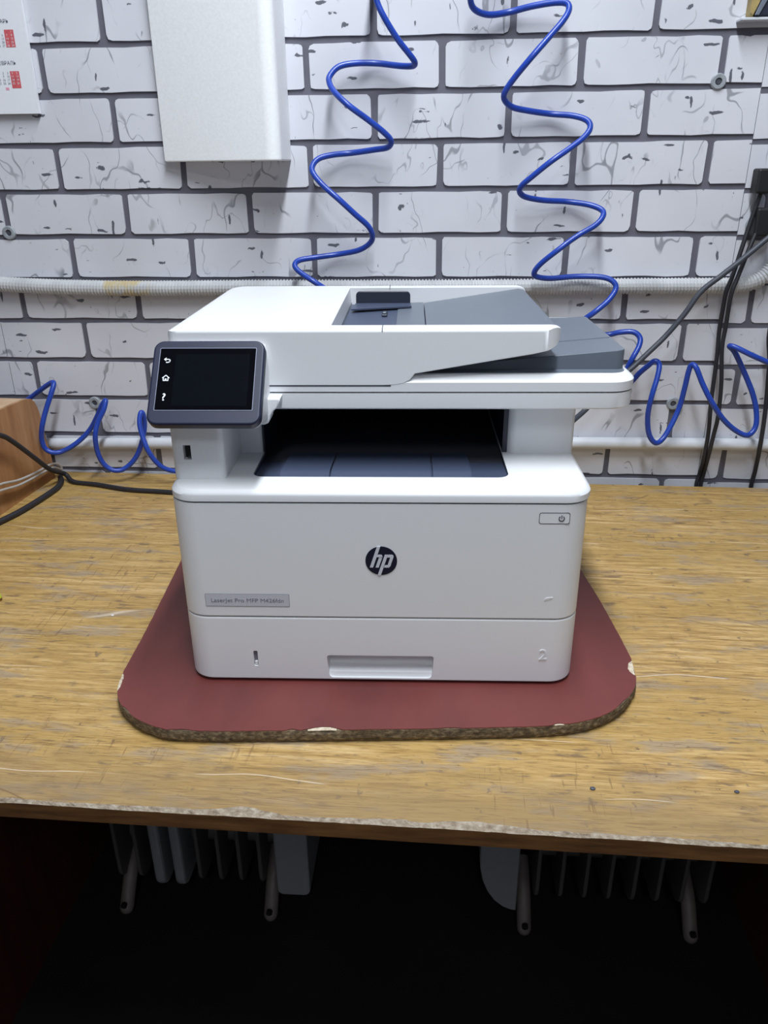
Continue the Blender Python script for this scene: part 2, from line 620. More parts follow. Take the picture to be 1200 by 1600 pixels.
M['conduit'] = make_conduit_mat()
lamp = NT('lamp_diffuser', 0.5)
lamp.b.inputs['Emission Color'].default_value = (*LAMP_COLOR, 1)
lamp.b.inputs['Emission Strength'].default_value = 6.0
M['lamp'] = lamp.m

# ------------------------------------------------------------ measured centre lines (metres, world)
HOSE_A=[(-0.0949,-0.0600,1.4919),(-0.0899,-0.0600,1.4759),(-0.0850,-0.0600,1.4590),(-0.0747,-0.0600,1.4403),(-0.0576,-0.0527,1.4168),(-0.0418,-0.0453,1.3997),(-0.0348,-0.0380,1.3910),(-0.0377,-0.0300,1.3872),(-0.0563,-0.0220,1.3883),(-0.0890,-0.0140,1.3928),(-0.1209,-0.0200,1.3927),(-0.1435,-0.0260,1.3884),(-0.1552,-0.0320,1.3783),(-0.1575,-0.0380,1.3690),(-0.1493,-0.0490,1.3550),(-0.1276,-0.0600,1.3362),(-0.1011,-0.0527,1.3183),(-0.0786,-0.0453,1.3018),(-0.0688,-0.0380,1.2909),(-0.0740,-0.0300,1.2826),(-0.0946,-0.0220,1.2796),(-0.1292,-0.0140,1.2757),(-0.1574,-0.0220,1.2732),(-0.1778,-0.0300,1.2681),(-0.1868,-0.0380,1.2577),(-0.1842,-0.0453,1.2472),(-0.1695,-0.0527,1.2314),(-0.1453,-0.0600,1.2120),(-0.1226,-0.0527,1.1910),(-0.1042,-0.0453,1.1741),(-0.0981,-0.0380,1.1597),(-0.1029,-0.0300,1.1478),(-0.1218,-0.0220,1.1367),(-0.1533,-0.0140,1.1303),(-0.1881,-0.0220,1.1263),(-0.2125,-0.0300,1.1234),(-0.2205,-0.0380,1.1184),(-0.2180,-0.0437,1.1114),(-0.2054,-0.0493,1.1024),(-0.1879,-0.0550,1.0925),(-0.1657,-0.0525,1.0776),(-0.1413,-0.0500,1.0595),(-0.1264,-0.0400,1.0400),(-0.1366,-0.0250,1.0241),(-0.1675,-0.0150,1.0149)]
HOSE_B=[(0.0434,-0.0600,1.4890),(0.0401,-0.0500,1.4751),(0.0419,-0.0400,1.4598),(0.0504,-0.0313,1.4520),(0.0687,-0.0227,1.4485),(0.0957,-0.0140,1.4524),(0.1257,-0.0200,1.4577),(0.1554,-0.0260,1.4606),(0.1721,-0.0320,1.4586),(0.1754,-0.0380,1.4501),(0.1677,-0.0453,1.4365),(0.1492,-0.0527,1.4163),(0.1258,-0.0600,1.3915),(0.1060,-0.0527,1.3693),(0.0941,-0.0453,1.3527),(0.0934,-0.0380,1.3428),(0.1056,-0.0297,1.3334),(0.1296,-0.0213,1.3287),(0.1632,-0.0130,1.3246),(0.1945,-0.0213,1.3213),(0.2138,-0.0297,1.3148),(0.2179,-0.0380,1.3045),(0.2087,-0.0453,1.2919),(0.1888,-0.0527,1.2778),(0.1619,-0.0600,1.2604),(0.1367,-0.0527,1.2402),(0.1242,-0.0453,1.2289),(0.1226,-0.0380,1.2200),(0.1334,-0.0297,1.2126),(0.1614,-0.0213,1.2076),(0.1963,-0.0130,1.2053),(0.2289,-0.0213,1.2009),(0.2471,-0.0297,1.1939),(0.2483,-0.0380,1.1854),(0.2368,-0.0453,1.1733),(0.2087,-0.0527,1.1577),(0.1808,-0.0600,1.1384),(0.1593,-0.0525,1.1192),(0.1513,-0.0450,1.1061),(0.1553,-0.0407,1.0989),(0.1776,-0.0363,1.0955),(0.2173,-0.0320,1.0978),(0.2557,-0.0363,1.0973),(0.2730,-0.0407,1.0912),(0.2772,-0.0450,1.0803),(0.2658,-0.0525,1.0641),(0.2464,-0.0600,1.0488),(0.2310,-0.0550,1.0353),(0.2212,-0.0500,1.0225),(0.2369,-0.0350,1.0086),(0.2741,-0.0300,1.0078),(0.2946,-0.0350,1.0128),(0.3133,-0.0400,1.0139),(0.3230,-0.0450,1.0058),(0.3208,-0.0525,0.9933),(0.3112,-0.0600,0.9767),(0.3057,-0.0575,0.9608),(0.3003,-0.0550,0.9426),(0.3088,-0.0450,0.9306),(0.3196,-0.0400,0.9347),(0.3302,-0.0400,0.9484),(0.3410,-0.0433,0.9607),(0.3500,-0.0467,0.9698),(0.3569,-0.0500,0.9644),(0.3540,-0.0590,0.9460),(0.3465,-0.0680,0.9171),(0.3457,-0.0637,0.8841),(0.3528,-0.0593,0.8524),(0.3663,-0.0550,0.8357),(0.3798,-0.0480,0.8413),(0.3930,-0.0410,0.8646),(0.4034,-0.0340,0.8920),(0.4062,-0.0367,0.9250),(0.4076,-0.0393,0.9519),(0.4102,-0.0420,0.9629),(0.4157,-0.0487,0.9593),(0.4273,-0.0553,0.9352),(0.4435,-0.0620,0.9079),(0.4670,-0.0597,0.8787),(0.4913,-0.0573,0.8588),(0.5118,-0.0550,0.8507),(0.5237,-0.0500,0.8623),(0.5233,-0.0450,0.8856),(0.5135,-0.0405,0.9162),(0.4948,-0.0360,0.9516),(0.4740,-0.0405,0.9833),(0.4629,-0.0450,0.9933),(0.4702,-0.0525,0.9929),(0.4937,-0.0600,0.9826),(0.5200,-0.0600,0.9717),(0.5514,-0.0600,0.9598)]
HOSE_C=[(-0.7377,-0.0180,0.8781),(-0.7193,-0.0180,0.8829),(-0.7022,-0.0180,0.8934),(-0.6759,-0.0253,0.9104),(-0.6529,-0.0327,0.9238),(-0.6451,-0.0400,0.9235),(-0.6479,-0.0493,0.9093),(-0.6572,-0.0587,0.8839),(-0.6644,-0.0680,0.8584),(-0.6710,-0.0660,0.8348),(-0.6697,-0.0640,0.8167),(-0.6586,-0.0620,0.8079),(-0.6444,-0.0533,0.8074),(-0.6207,-0.0447,0.8200),(-0.5979,-0.0360,0.8408),(-0.5787,-0.0390,0.8674),(-0.5650,-0.0420,0.8889),(-0.5570,-0.0450,0.8966),(-0.5594,-0.0527,0.8830),(-0.5696,-0.0603,0.8627),(-0.5743,-0.0680,0.8423),(-0.5768,-0.0653,0.8125),(-0.5704,-0.0627,0.7881),(-0.5552,-0.0600,0.7755),(-0.5384,-0.0525,0.7765),(-0.5191,-0.0450,0.7943),(-0.5050,-0.0415,0.8227),(-0.4979,-0.0380,0.8507),(-0.4961,-0.0415,0.8713),(-0.4987,-0.0450,0.8757),(-0.5003,-0.0527,0.8610),(-0.4959,-0.0603,0.8407),(-0.4856,-0.0680,0.8146),(-0.4743,-0.0640,0.7912),(-0.4613,-0.0600,0.7792),(-0.4439,-0.0525,0.7731),(-0.4203,-0.0450,0.7801),(-0.4029,-0.0350,0.8100)]
CABLE_A=[(0.4824,-0.0220,1.2326),(0.4721,-0.0220,1.1814),(0.4635,-0.0265,1.1408),(0.4548,-0.0310,1.0993),(0.4484,-0.0330,1.0757),(0.4489,-0.0290,1.0508),(0.4501,-0.0250,1.0154),(0.4528,-0.0267,0.9699),(0.4542,-0.0283,0.9071),(0.4578,-0.0300,0.8474),(0.4585,-0.0270,0.8011),(0.4609,-0.0120,0.7664),(0.4588,-0.0110,0.7457),(0.4626,-0.0110,0.7057)]
CABLE_B=[(0.4913,-0.0240,1.1949),(0.4824,-0.0260,1.1681),(0.4716,-0.0325,1.1367),(0.4594,-0.0390,1.0955),(0.4534,-0.0410,1.0701),(0.4559,-0.0340,1.0221),(0.4556,-0.0345,0.9870),(0.4636,-0.0350,0.9302),(0.4670,-0.0355,0.8768),(0.4648,-0.0360,0.8439),(0.4636,-0.0330,0.8113),(0.4673,-0.0140,0.7696),(0.4664,-0.0110,0.7458),(0.4703,-0.0110,0.7059)]
CABLE_C=[(0.5061,-0.0400,1.1627),(0.4923,-0.0440,1.1540),(0.4589,-0.0480,1.1245),(0.4323,-0.0490,1.1015),(0.4044,-0.0500,1.0772),(0.3844,-0.0525,1.0449),(0.3593,-0.0550,1.0109),(0.3333,-0.0625,0.9854),(0.3078,-0.0700,0.9617),(0.2728,-0.0850,0.9367),(0.2386,-0.1000,0.9044),(0.2185,-0.1200,0.8937),(0.1998,-0.1400,0.8833),(0.1902,-0.1600,0.8713)]
CABLE_D=[(0.5270,-0.0300,1.0315),(0.5353,-0.0300,0.9608),(0.5429,-0.0300,0.8867),(0.5453,-0.0310,0.8264),(0.5524,-0.0140,0.7744),(0.5519,-0.0110,0.7472),(0.5545,-0.0110,0.7074)]
CONDUIT=[(-0.7833,-0.0135,1.0906),(-0.7188,-0.0135,1.0849),(-0.6541,-0.0135,1.0813),(-0.5894,-0.0135,1.0792),(-0.5035,-0.0135,1.0777),(-0.3966,-0.0135,1.0781),(-0.2698,-0.0135,1.0791),(-0.0826,-0.0135,1.0790),(0.1214,-0.0135,1.0799),(0.2716,-0.0135,1.0808),(0.4001,-0.0135,1.0812),(0.4587,-0.0135,1.0817),(0.4827,-0.0135,1.0841),(0.4992,-0.0135,1.0894),(0.5120,-0.0135,1.0990),(0.5228,-0.0135,1.1132),(0.5292,-0.0135,1.1301)]
PIPE=[(-0.6906,-0.0115,0.8067),(-0.5431,-0.0115,0.8091),(-0.0851,-0.0115,0.8159),(0.3534,-0.0115,0.8202),(0.5979,-0.0115,0.8198)]
CABLE_L1=[(-0.6740,-0.2600,0.9150),(-0.6695,-0.1896,0.8812),(-0.6674,-0.1618,0.8614),(-0.6604,-0.1204,0.8195),(-0.6560,-0.0850,0.7850),(-0.6500,-0.0490,0.7630),(-0.6298,-0.0634,0.7545),(-0.5851,-0.0737,0.7542),(-0.5203,-0.0947,0.7542),(-0.4482,-0.1033,0.7542),(-0.38,-0.12,0.7542),(-0.33,-0.17,0.7542)]
CABLE_L2=[(-0.6625,-0.0440,0.7550),(-0.6535,-0.0600,0.7550),(-0.6470,-0.0830,0.7550),(-0.6464,-0.1050,0.7550),(-0.6516,-0.1503,0.7550),(-0.6604,-0.1980,0.7550),(-0.6723,-0.2356,0.7550),(-0.690,-0.29,0.7550)]
CABLE_L3=[(-0.6820,-0.2600,0.8100),(-0.6785,-0.2037,0.8045),(-0.6752,-0.1540,0.7926),(-0.6718,-0.0980,0.7858),(-0.6700,-0.0612,0.7838),(-0.6688,-0.0390,0.7785),(-0.6670,-0.0280,0.7700),(-0.6660,-0.0290,0.7640),(-0.6680,-0.0480,0.7750),(-0.6698,-0.0691,0.7780),(-0.6719,-0.0998,0.7800),(-0.6755,-0.1568,0.7847),(-0.6789,-0.2071,0.7950),(-0.6820,-0.2600,0.8010)]
HOSE_A=[(-0.030,-0.045,1.80),(-0.085,-0.020,1.72),(-0.015,-0.045,1.62),(-0.075,-0.020,1.56)]+HOSE_A
HOSE_B=[(0.075,-0.045,1.80),(0.135,-0.020,1.70),(0.050,-0.035,1.60),(0.130,-0.020,1.56)]+HOSE_B+[(0.640,-0.040,0.925),(0.665,-0.040,0.870),(0.690,-0.060,0.805),(0.720,-0.050,0.83),(0.735,-0.035,0.92),(0.790,-0.040,0.90)]
CABLE_C=[(0.640,-0.050,1.2300),(0.560,-0.052,1.190)]+CABLE_C
CABLE_D=[(0.560,-0.022,1.300),(0.566,-0.024,1.150)]+CABLE_D
CONDUIT=[(-1.05,-0.0135,1.105),(-0.92,-0.0135,1.100)]+CONDUIT+[(0.5320,-0.0135,1.17),(0.5325,-0.0135,1.26),(0.5325,-0.0135,1.40)]
PIPE=PIPE+[(1.0,-0.0115,0.8195)]

# ------------------------------------------------------------ room shell
def struct(name, me, mat, parent=None):
    o = link(name, me, mat, parent)
    if parent is None:
        o['kind'] = 'structure'
    return o


RX, RY = 1.75, -3.1
wall = struct('wall_back', box_mesh(-RX, RX, 0.003, 0.12, 0, CEIL), M['mortar'])
struct('wall_left', box_mesh(-RX - 0.1, -RX, RY, 0.12, 0, CEIL), M['room_paint'])
struct('wall_right', box_mesh(RX, RX + 0.1, RY, 0.12, 0, CEIL), M['room_paint'])
struct('wall_front', box_mesh(-RX - 0.1, RX + 0.1, RY - 0.1, RY, 0, CEIL), M['room_paint'])
struct('floor', box_mesh(-RX - 0.1, RX + 0.1, RY - 0.1, 0.12, -0.1, 0), M['floor'])
struct('ceiling', box_mesh(-RX - 0.1, RX + 0.1, RY - 0.1, 0.12, CEIL, CEIL + 0.1), M['ceiling_paint'])

# bricks: each one a piece of the wall cladding
BW, BH = 0.1994, 0.067044
GX, GZ = 0.0096, 0.0084


def brick_mesh(w, h, seed, cut_l=False, cut_r=False):
    rnd = random.Random(seed)
    r = 0.006

    def rr():
        return r * rnd.uniform(0.5, 1.3)
    corners = [0.0004 if cut_l else rr(), 0.0004 if cut_r else rr(), 0.0004 if cut_r else rr(), 0.0004 if cut_l else rr()]
    base = rrect(-w / 2, w / 2, -h / 2, h / 2, corners, 2)
    out = []
    n = len(base)
    for i in range(n):
        a, b = base[i], base[(i + 1) % n]
        out.append(a)
        d = math.hypot(b[0] - a[0], b[1] - a[1])
        k = int(d / 0.028)
        for j in range(1, k):
            out.append((a[0] + (b[0] - a[0]) * j / k, a[1] + (b[1] - a[1]) * j / k))
    pts = []
    for x, z in out:
        jx = 0 if (cut_l and x < -w / 2 + 0.003) or (cut_r and x > w / 2 - 0.003) else rnd.uniform(-0.0008, 0.0008)
        pts.append((x + jx, z + rnd.uniform(-0.0008, 0.0008)))
    bm = bmesh.new()
    fr = [bm.verts.new((x, 0.0, z)) for x, z in pts]
    bk = [bm.verts.new((x, 0.004, z)) for x, z in pts]
    bm.faces.new(fr)
    m = len(pts)
    for i in range(m):
        bm.faces.new((fr[i], bk[i], bk[(i + 1) % m], fr[(i + 1) % m]))
    return to_mesh(bm)


FULL = [brick_mesh(BW - GX, BH - GZ, k) for k in range(7)]
rb = random.Random(5)
SEAM_L, SEAM_R = -0.7385, 0.4618


def lay_brick(x0, x1, zc, cut_l, cut_r, y):
    w = x1 - x0
    if w < 0.006:
        return
    if not cut_l and not cut_r and abs(w - (BW - GX)) < 1e-4:
        me = rb.choice(FULL)
    else:
        me = brick_mesh(w, BH - GZ, rb.randint(0, 9999), cut_l, cut_r)
    o = link('brick', me, M['brick'], wall)
    o.location = ((x0 + x1) / 2, y, zc)


def lay_row(zc, phase, xa, xb, y, seam_a, seam_b):
    """bricks between xa and xb with joints at phase + n*BW; cut square at panel seams"""
    n0 = math.floor((xa - phase) / BW) - 1
    for n in range(n0, n0 + 30):
        a = phase + n * BW + GX / 2
        b = phase + (n + 1) * BW - GX / 2
        if b <= xa or a >= xb:
            continue
        cl = a < xa
        cr = b > xb
        lay_brick(max(a, xa), min(b, xb), zc, cl, cr, y)


for row in range(-4, 12):
    zc = 0.75 + (3.723 - 0.33623 * (row + 0.5)) * BW
    u0 = 0.0 if row % 2 == 0 else 0.5
    ph = (u0 - 2.4788) * BW
    lay_row(zc, ph, SEAM_L, SEAM_R, 0.0, True, True)
    lay_row(zc, ph + 0.004, -1.15, SEAM_L - 0.0016, 0.0003, True, True)
    ph2 = 0.5014 if row % 2 == 0 else 0.5014 + BW / 2
    lay_row(zc - 0.0062, ph2, SEAM_R + 0.0014, 1.0, 0.0014, True, True)

# ------------------------------------------------------------ workbench
TROT = R(-1.4)
TD, TX0, TX1, TT = 0.7905, -0.735, 0.735, 0.0181
bench = tag(empty('workbench', (-0.0355, -0.8104, 0.75), TROT),
            'old ochre wooden workbench with scratched top and chipped pale front edge', 'table')
rt = random.Random(11)


def fbm(x, seed, oct=4):
    v, a, f = 0.0, 1.0, 1.0
    for o in range(oct):
        i = math.floor(x * f)
        t = x * f - i
        t = t * t * (3 - 2 * t)
        h = lambda k: random.Random((k * 7919 + seed * 104729 + o * 31) & 0xffffff).random()
        v += a * (h(i) * (1 - t) + h(i + 1) * t)
        a *= 0.5
        f *= 2.1
    return v / 1.9


xs = [TX0 + (TX1 - TX0) * i / 620 for i in range(621)]
inner, lip = [], []
for x in xs:
    w = 0.0012 + 0.009 * max(0.0, fbm(x * 9, 3) - 0.48) + 0.0036 * fbm(x * 60, 4, 3)
    w += 0.007 * math.exp(-((x + 0.125) / 0.02) ** 2) + 0.006 * math.exp(-((x - 0.075) / 0.03) ** 2)
    inner.append(w)
    lip.append(0.0007 + 0.0022 * fbm(x * 45, 6, 3))
bm = bmesh.new()
top_i = [bm.verts.new((x, w, 0)) for x, w in zip(xs, inner)]
top_b = [bm.verts.new((x, TD, 0)) for x in xs]
bot_b = [bm.verts.new((x, TD, -TT)) for x in xs]
bot_f = [bm.verts.new((x, 0.0, -TT)) for x in xs]
lip_f = [bm.verts.new((x, 0.0, -l)) for x, l in zip(xs, lip)]
for i in range(620):
    f = bm.faces.new((top_i[i], top_i[i + 1], top_b[i + 1], top_b[i]))
    f.material_index = 0
    f = bm.faces.new((bot_f[i], bot_f[i + 1], lip_f[i + 1], lip_f[i]))
    f.material_index = 1
    for a, b in ((bot_b, bot_f), (top_b, bot_b)):
        f = bm.faces.new((a[i], a[i + 1], b[i + 1], b[i]))
        f.material_index = 1
for k in (0, -1):
    f = bm.faces.new((top_i[k], top_b[k], bot_b[k], bot_f[k], lip_f[k]))
    f.material_index = 1
slab = link('bench_top', to_mesh(bm), [M['bench_veneer'], M['bench_edge']], bench)
# exposed pale fibres along the chipped front edge
bm = bmesh.new()
rows = []
for j, t in enumerate((0.0, 0.3, 0.65, 1.0)):
    rw = []
    for x, w, l in zip(xs, inner, lip):
        jit = 0 if t in (0.0, 1.0) else rt.uniform(-0.0006, 0.0007)
        rw.append(bm.verts.new((x, w * (1 - t), -l * t + jit + (0.0001 if t == 0 else 0))))
    rows.append(rw)
for a, b in zip(rows[:-1], rows[1:]):
    for i in range(620):
        bm.faces.new((a[i], b[i], b[i + 1], a[i + 1]))
o = link('worn_edge', to_mesh(bm), M['worn_fibre'], bench)
o['label'] = 'pale chipped fibrous strip along the front edge'
for x0, x1 in ((-0.655, -0.632), (0.595, 0.618)):
    link('side_panel', box_mesh(x0, x1, 0.03, TD - 0.03, -0.75, -TT), M['bench_side'], bench)
link('rear_rail', box_mesh(-0.632, 0.595, TD - 0.06, TD - 0.04, -0.12, -TT), M['bench_side'], bench)
# tiny debris specks lying in the bench surface as dents
# ------------------------------------------------------------ red board under the printer
board = tag(empty('board', (0, 0, 0.75)),
            'dark red laminate board with rounded corners and chipped chipboard edge under the printer', 'board')
OUT = [(-0.3405, -0.40), (-0.3345, -0.48), (-0.3300, -0.549), (-0.3275, -0.60), (-0.3262, -0.633), (-0.3240, -0.652), (-0.3178, -0.669),
       (-0.3098, -0.683), (-0.2998, -0.6938), (-0.2875, -0.704), (-0.2741, -0.7119), (-0.2590, -0.7180), (-0.2427, -0.7210), (-0.20, -0.7205),
       (-0.1631, -0.7180), (-0.10, -0.7140), (-0.0417, -0.7095), (0.02, -0.7050), (0.0799, -0.7000), (0.115, -0.6960), (0.1417, -0.6904),
       (0.163, -0.682), (0.1823, -0.6691), (0.197, -0.654), (0.208, -0.637), (0.2145, -0.624), (0.2180, -0.606),
       (0.2200, -0.586), (0.2170, -0.54), (0.2123, -0.4849), (0.2075, -0.44), (0.2026, -0.4014), (0.190, -0.30), (0.180, -0.275),
       (0.155, -0.262), (-0.30, -0.235), (-0.335, -0.245), (-0.349, -0.275)]
ol = [Vector((x, y, 0)) for x, y in OUT]
dense = catmull(ol + [ol[0]], 9)[:-1]
N = len(dense)


def offset_in(pts, dist):
    n = len(pts)
    res = []
    for i, p in enumerate(pts):
        t = (pts[(i + 1) % n] - pts[i - 1]).normalized()
        nrm = Vector((-t.y, t.x, 0))
        res.append(p + nrm * dist[i])
    return res


area = sum(dense[i].x * dense[(i + 1) % N].y - dense[(i + 1) % N].x * dense[i].y for i in range(N))
sg = 1 if area > 0 else -1
CH = [(-0.1, -0.714, 0.016, 0.0058), (-0.325, -0.648, 0.016, 0.0040), (0.2190, -0.596, 0.014, 0.0075), (-0.128, -0.717, 0.003, 0.003),
      (0.125, -0.694, 0.006, 0.0022), (-0.235, -0.721, 0.012, 0.0018), (0.02, -0.705, 0.010, 0.0014), (0.195, -0.657, 0.012, 0.0016), (-0.30, -0.693, 0.01, 0.0012)]
rough_in, lam_in = [], []
for i, p in enumerate(dense):
    rough_in.append(sg * (0.0004 + rt.uniform(0, 0.0006)))
    d = 0.0008 + rt.uniform(0, 0.0005)
    for cx, cy, cr, cd in CH:
        q = math.hypot(p.x - cx, p.y - cy) / cr
        if q < 1:
            d += cd * (1 - q ** 2) ** 0.7 * rt.uniform(0.85, 1.1)
    lam_in.append(sg * d)
core = offset_in(dense, rough_in)
lam = offset_in(dense, lam_in)
mid = offset_in(dense, [a + sg * rt.uniform(-0.0004, 0.0006) for a in rough_in])
o = link('chipboard_core', loops_mesh([[(p.x, p.y, 0.0) for p in offset_in(dense, [sg * 0.004] * N)], [(p.x, p.y, 0.0022) for p in offset_in(dense, [a + sg * 0.0018 for a in rough_in])], [(p.x, p.y, 0.006) for p in mid], [(p.x, p.y, 0.0112) for p in core],
                                       [(p.x, p.y, 0.0150) for p in offset_in(dense, [a * 0.5 + b * 0.5 for a, b in zip(rough_in, lam_in)])]]), M['chipboard'], board)
o['label'] = 'crumbly brown chipboard core seen along the edge'
link('laminate', loops_mesh([[(p.x, p.y, 0.0150) for p in lam], [(p.x, p.y, 0.0160) for p in lam]]), M['laminate_red'], board)
for cx, cy, cr, cd in CH[:5]:
    idx = [i for i, p in enumerate(dense) if math.hypot(p.x - cx, p.y - cy) < cr]
    if len(idx) < 3:
        continue
    idx.sort()
    poly = [(core[i].x * 0.8 + lam[i].x * 0.2, core[i].y * 0.8 + lam[i].y * 0.2) for i in idx] + [(lam[i].x + (lam[i].x - core[i].x) * 0.1, lam[i].y + (lam[i].y - core[i].y) * 0.1) for i in reversed(idx)]
    link('chip', prism_mesh(poly, 0.0146, 0.01515 + rt.uniform(0, 0.0002)), M['chip_pale'], board)

# ------------------------------------------------------------ printer
PR = R(1.7)
printer = tag(empty('printer', (-0.0503, -0.636, 0.766), PR),
              'white multifunction laser printer with tilted touch panel standing on the red board', 'printer')
WP, CP = M['white_plastic'], M['cover_plastic']


def part(name, me, mat, parent=printer, smooth=35):
    return link(name, me, mat, parent, smooth)


DEPTH = 0.385
for fx in (-0.17, 0.17):
    for fy in (0.03, 0.30):
        part('foot', prism_mesh(rrect(fx - 0.015, fx + 0.015, fy - 0.012, fy + 0.012, 0.006), 0, 0.0045), M['rubber'])
part('inner_frame', prism_mesh(rrect(-0.1945, 0.1945, 0.0045, DEPTH - 0.004, (0.0225, 0.0225, 0.009, 0.009), 8), 0.0740, 0.2080), M['gap'])

# paper tray with finger recess
tray_out = rrect(-0.1993, 0.1993, 0.0, DEPTH, (0.026, 0.026, 0.012, 0.012), 8)
tray = prism_mesh(tray_out, 0.0035, 0.0772, 'z', 0.0016, 2)
# rounded lower front corners are cut by a bevel on the bottom outline
def taper(p):      # the grip narrows slightly downwards
    k = 1 - 0.04 * (0.0335 - p[1]) / 0.03
    return (0.0003 + (p[0] - 0.0003) * k, p[1])


cut = prism_mesh([taper(q) for q in rrect(-0.0545, 0.0552, 0.0062, 0.0335, (0.0045, 0.0045, 0.0030, 0.0030), 5)], -0.02, 0.024, 'y', 0.0025, 2, 'hi')
slot = box_mesh(-0.1297, -0.1254, -0.01, 0.004, 0.0195, 0.0378, 0.0006, 1)
tray = mesh_diff(tray, [cut, slot])
part('paper_tray', tray, WP, smooth=40)
# scooped grip: back curves forward to a bright lower ledge
bm = bmesh.new()
prof = [(0.0215, 0.0335), (0.0205, 0.024), (0.0165, 0.0165), (0.0105, 0.0125), (0.0040, 0.0110), (0.0025, 0.0060), (0.0235, 0.0060), (0.0235, 0.0335)]
add_prism(bm, prof, -0.0540, 0.0547, 'x')
part('tray_grip', to_mesh(bm), WP, smooth=50)
part('paper_gauge', box_mesh(-0.1292, -0.1262, 0.001, 0.0035, 0.0200, 0.0245, 0.0004, 1), CP)
part('gauge_slot', box_mesh(-0.1295, -0.1256, 0.0030, 0.0042, 0.0197, 0.0376), M['print_grey'])
two = part('tray_number', text_mesh('2', 0.0175, 0.0006, 'CENTER'), CP)
two.location, two.rotation_euler = (0.1652, -0.0002, 0.0312), (R(90), 0, 0)

# front door with its upper seam
door_out = rrect(-0.1993, 0.1993, 0.0, DEPTH, (0.026, 0.026, 0.012, 0.012), 8)
part('front_door', prism_mesh(door_out, 0.0788, 0.2022, 'z', 0.0012, 2), WP, smooth=40)
mk = part('paper_mark', prism_mesh([(0.1617, 0.1000), (0.1690, 0.1022), (0.1700, 0.1040), (0.1640, 0.1034), (0.1622, 0.1022)], -0.0005, 0.001, 'y'), CP)

# round emblem
bm = bmesh.new()
LC, LR = (0.0026, 0.1427), 0.0153
add_prism(bm, [(LC[0] + LR * math.cos(2 * math.pi * k / 48), LC[1] + LR * math.sin(2 * math.pi * k / 48)) for k in range(48)], -0.0006, 0.001, 'y')
emblem = part('emblem', to_mesh(bm), M['logo_navy'])
emblem['label'] = 'dark navy round emblem with pale slanted letters'


def lp(u, v):
    return (LC[0] + (u - 555) / 240 * LR, LC[1] + (362 - v) / 210 * LR)


bm = bmesh.new()
for poly in ([(493, 150), (543, 150), (430, 460), (380, 460)],
             [(498, 270), (555, 270), (571, 280), (575, 296), (570, 320), (520, 320), (524, 306), (486, 306)],
             [(524, 306), (575, 298), (516, 460), (467, 460)],
             [(610, 270), (657, 270), (547, 578), (499, 574)],
             [(650, 270), (722, 270), (738, 280), (742, 298), (738, 310), (640, 310)],
             [(692, 308), (739, 308), (694, 436), (672, 460), (650, 426)],
             [(595, 460), (607, 426), (655, 424), (672, 460)]):
    add_prism(bm, [lp(*q) for q in poly], -0.0009, 0.0, 'y')
link('emblem_letters', to_mesh(bm), M['logo_silver'], emblem)

# model plate
plate = part('name_plate', prism_mesh(rrect(-0.1726, -0.0893, 0.0909, 0.1043, 0.0006, 2), -0.0005, 0.001, 'y'), M['plate_silver'])
link('plate_rim', mesh_diff(prism_mesh(rrect(-0.1730, -0.0889, 0.0905, 0.1047, 0.0008, 2), -0.0004, 0.001, 'y'),
                            [prism_mesh(rrect(-0.1726, -0.0893, 0.0909, 0.1043, 0.0006, 2), -0.01, 0.01, 'y')]), M['print_grey'], plate)
tx = link('plate_text', text_mesh('LaserJet Pro MFP M426fdn', 0.0062, 0.0001, 'CENTER'), M['print_grey'], plate)
tx.location, tx.rotation_euler = (-0.1309, -0.0006, 0.0954), (R(90), 0, 0)
w_ = max(v.co.x for v in tx.data.vertices) - min(v.co.x for v in tx.data.vertices)
tx.scale = (0.0725 / w_, 1, 1)

# power button
btn = part('power_button', prism_mesh(rrect(0.1512, 0.1788, 0.1831, 0.1935, 0.0018, 4), -0.0001, 0.001, 'y'), WP)
link('button_gap', mesh_diff(prism_mesh(rrect(0.1506, 0.1794, 0.1825, 0.1941, 0.0022, 4), -0.0002, 0.001, 'y'),
                             [prism_mesh(rrect(0.1512, 0.1788, 0.1831, 0.1935, 0.0018, 4), -0.01, 0.01, 'y')]), M['gap'], btn)
bm = bmesh.new()
pc = (0.1716, 0.1882)
for k in range(14):
    a0, a1 = R(125 + 290 * k / 14), R(125 + 290 * (k + 1) / 14)
    add_prism(bm, [(pc[0] + r_ * math.cos(a), pc[1] + r_ * math.sin(a)) for r_, a in ((0.0021, a0), (0.0029, a0), (0.0029, a1), (0.0021, a1))], -0.0006, 0, 'y')
add_prism(bm, [(pc[0] - 0.0004, pc[1]), (pc[0] + 0.0004, pc[1]), (pc[0] + 0.0004, pc[1] + 0.0033), (pc[0] - 0.0004, pc[1] + 0.0033)], -0.0006, 0, 'y')
link('power_symbol', to_mesh(bm), M['icon_grey'], btn)

# top cover: bevelled rim with the output opening
S8 = 8
lo = rrect(-0.1998, 0.2012, -0.0006, DEPTH + 0.002, (0.027, 0.027, 0.012, 0.012), S8)
m1 = lo
m2 = rrect(-0.1985, 0.1999, 0.0004, DEPTH + 0.001, (0.027, 0.027, 0.012, 0.012), S8)
t1 = rrect(-0.1955, 0.1970, 0.0030, DEPTH - 0.002, (0.025, 0.025, 0.010, 0.010), S8)
t2 = rrect(-0.1940, 0.1955, 0.0044, DEPTH - 0.003, (0.024, 0.024, 0.010, 0.010), S8)
op = rrect(-0.1242, 0.1257, 0.0360, 0.300, (0.011, 0.011, 0.004, 0.004), S8)
part('top_cover', loops_mesh([lift(lo, 0.2040), lift(m1, 0.2098), lift(m2, 0.2122), lift(t1, 0.2144), lift(t2, 0.2150),
                              lift(op, 0.2150), lift(op, 0.2120)], False, False), CP, smooth=30)

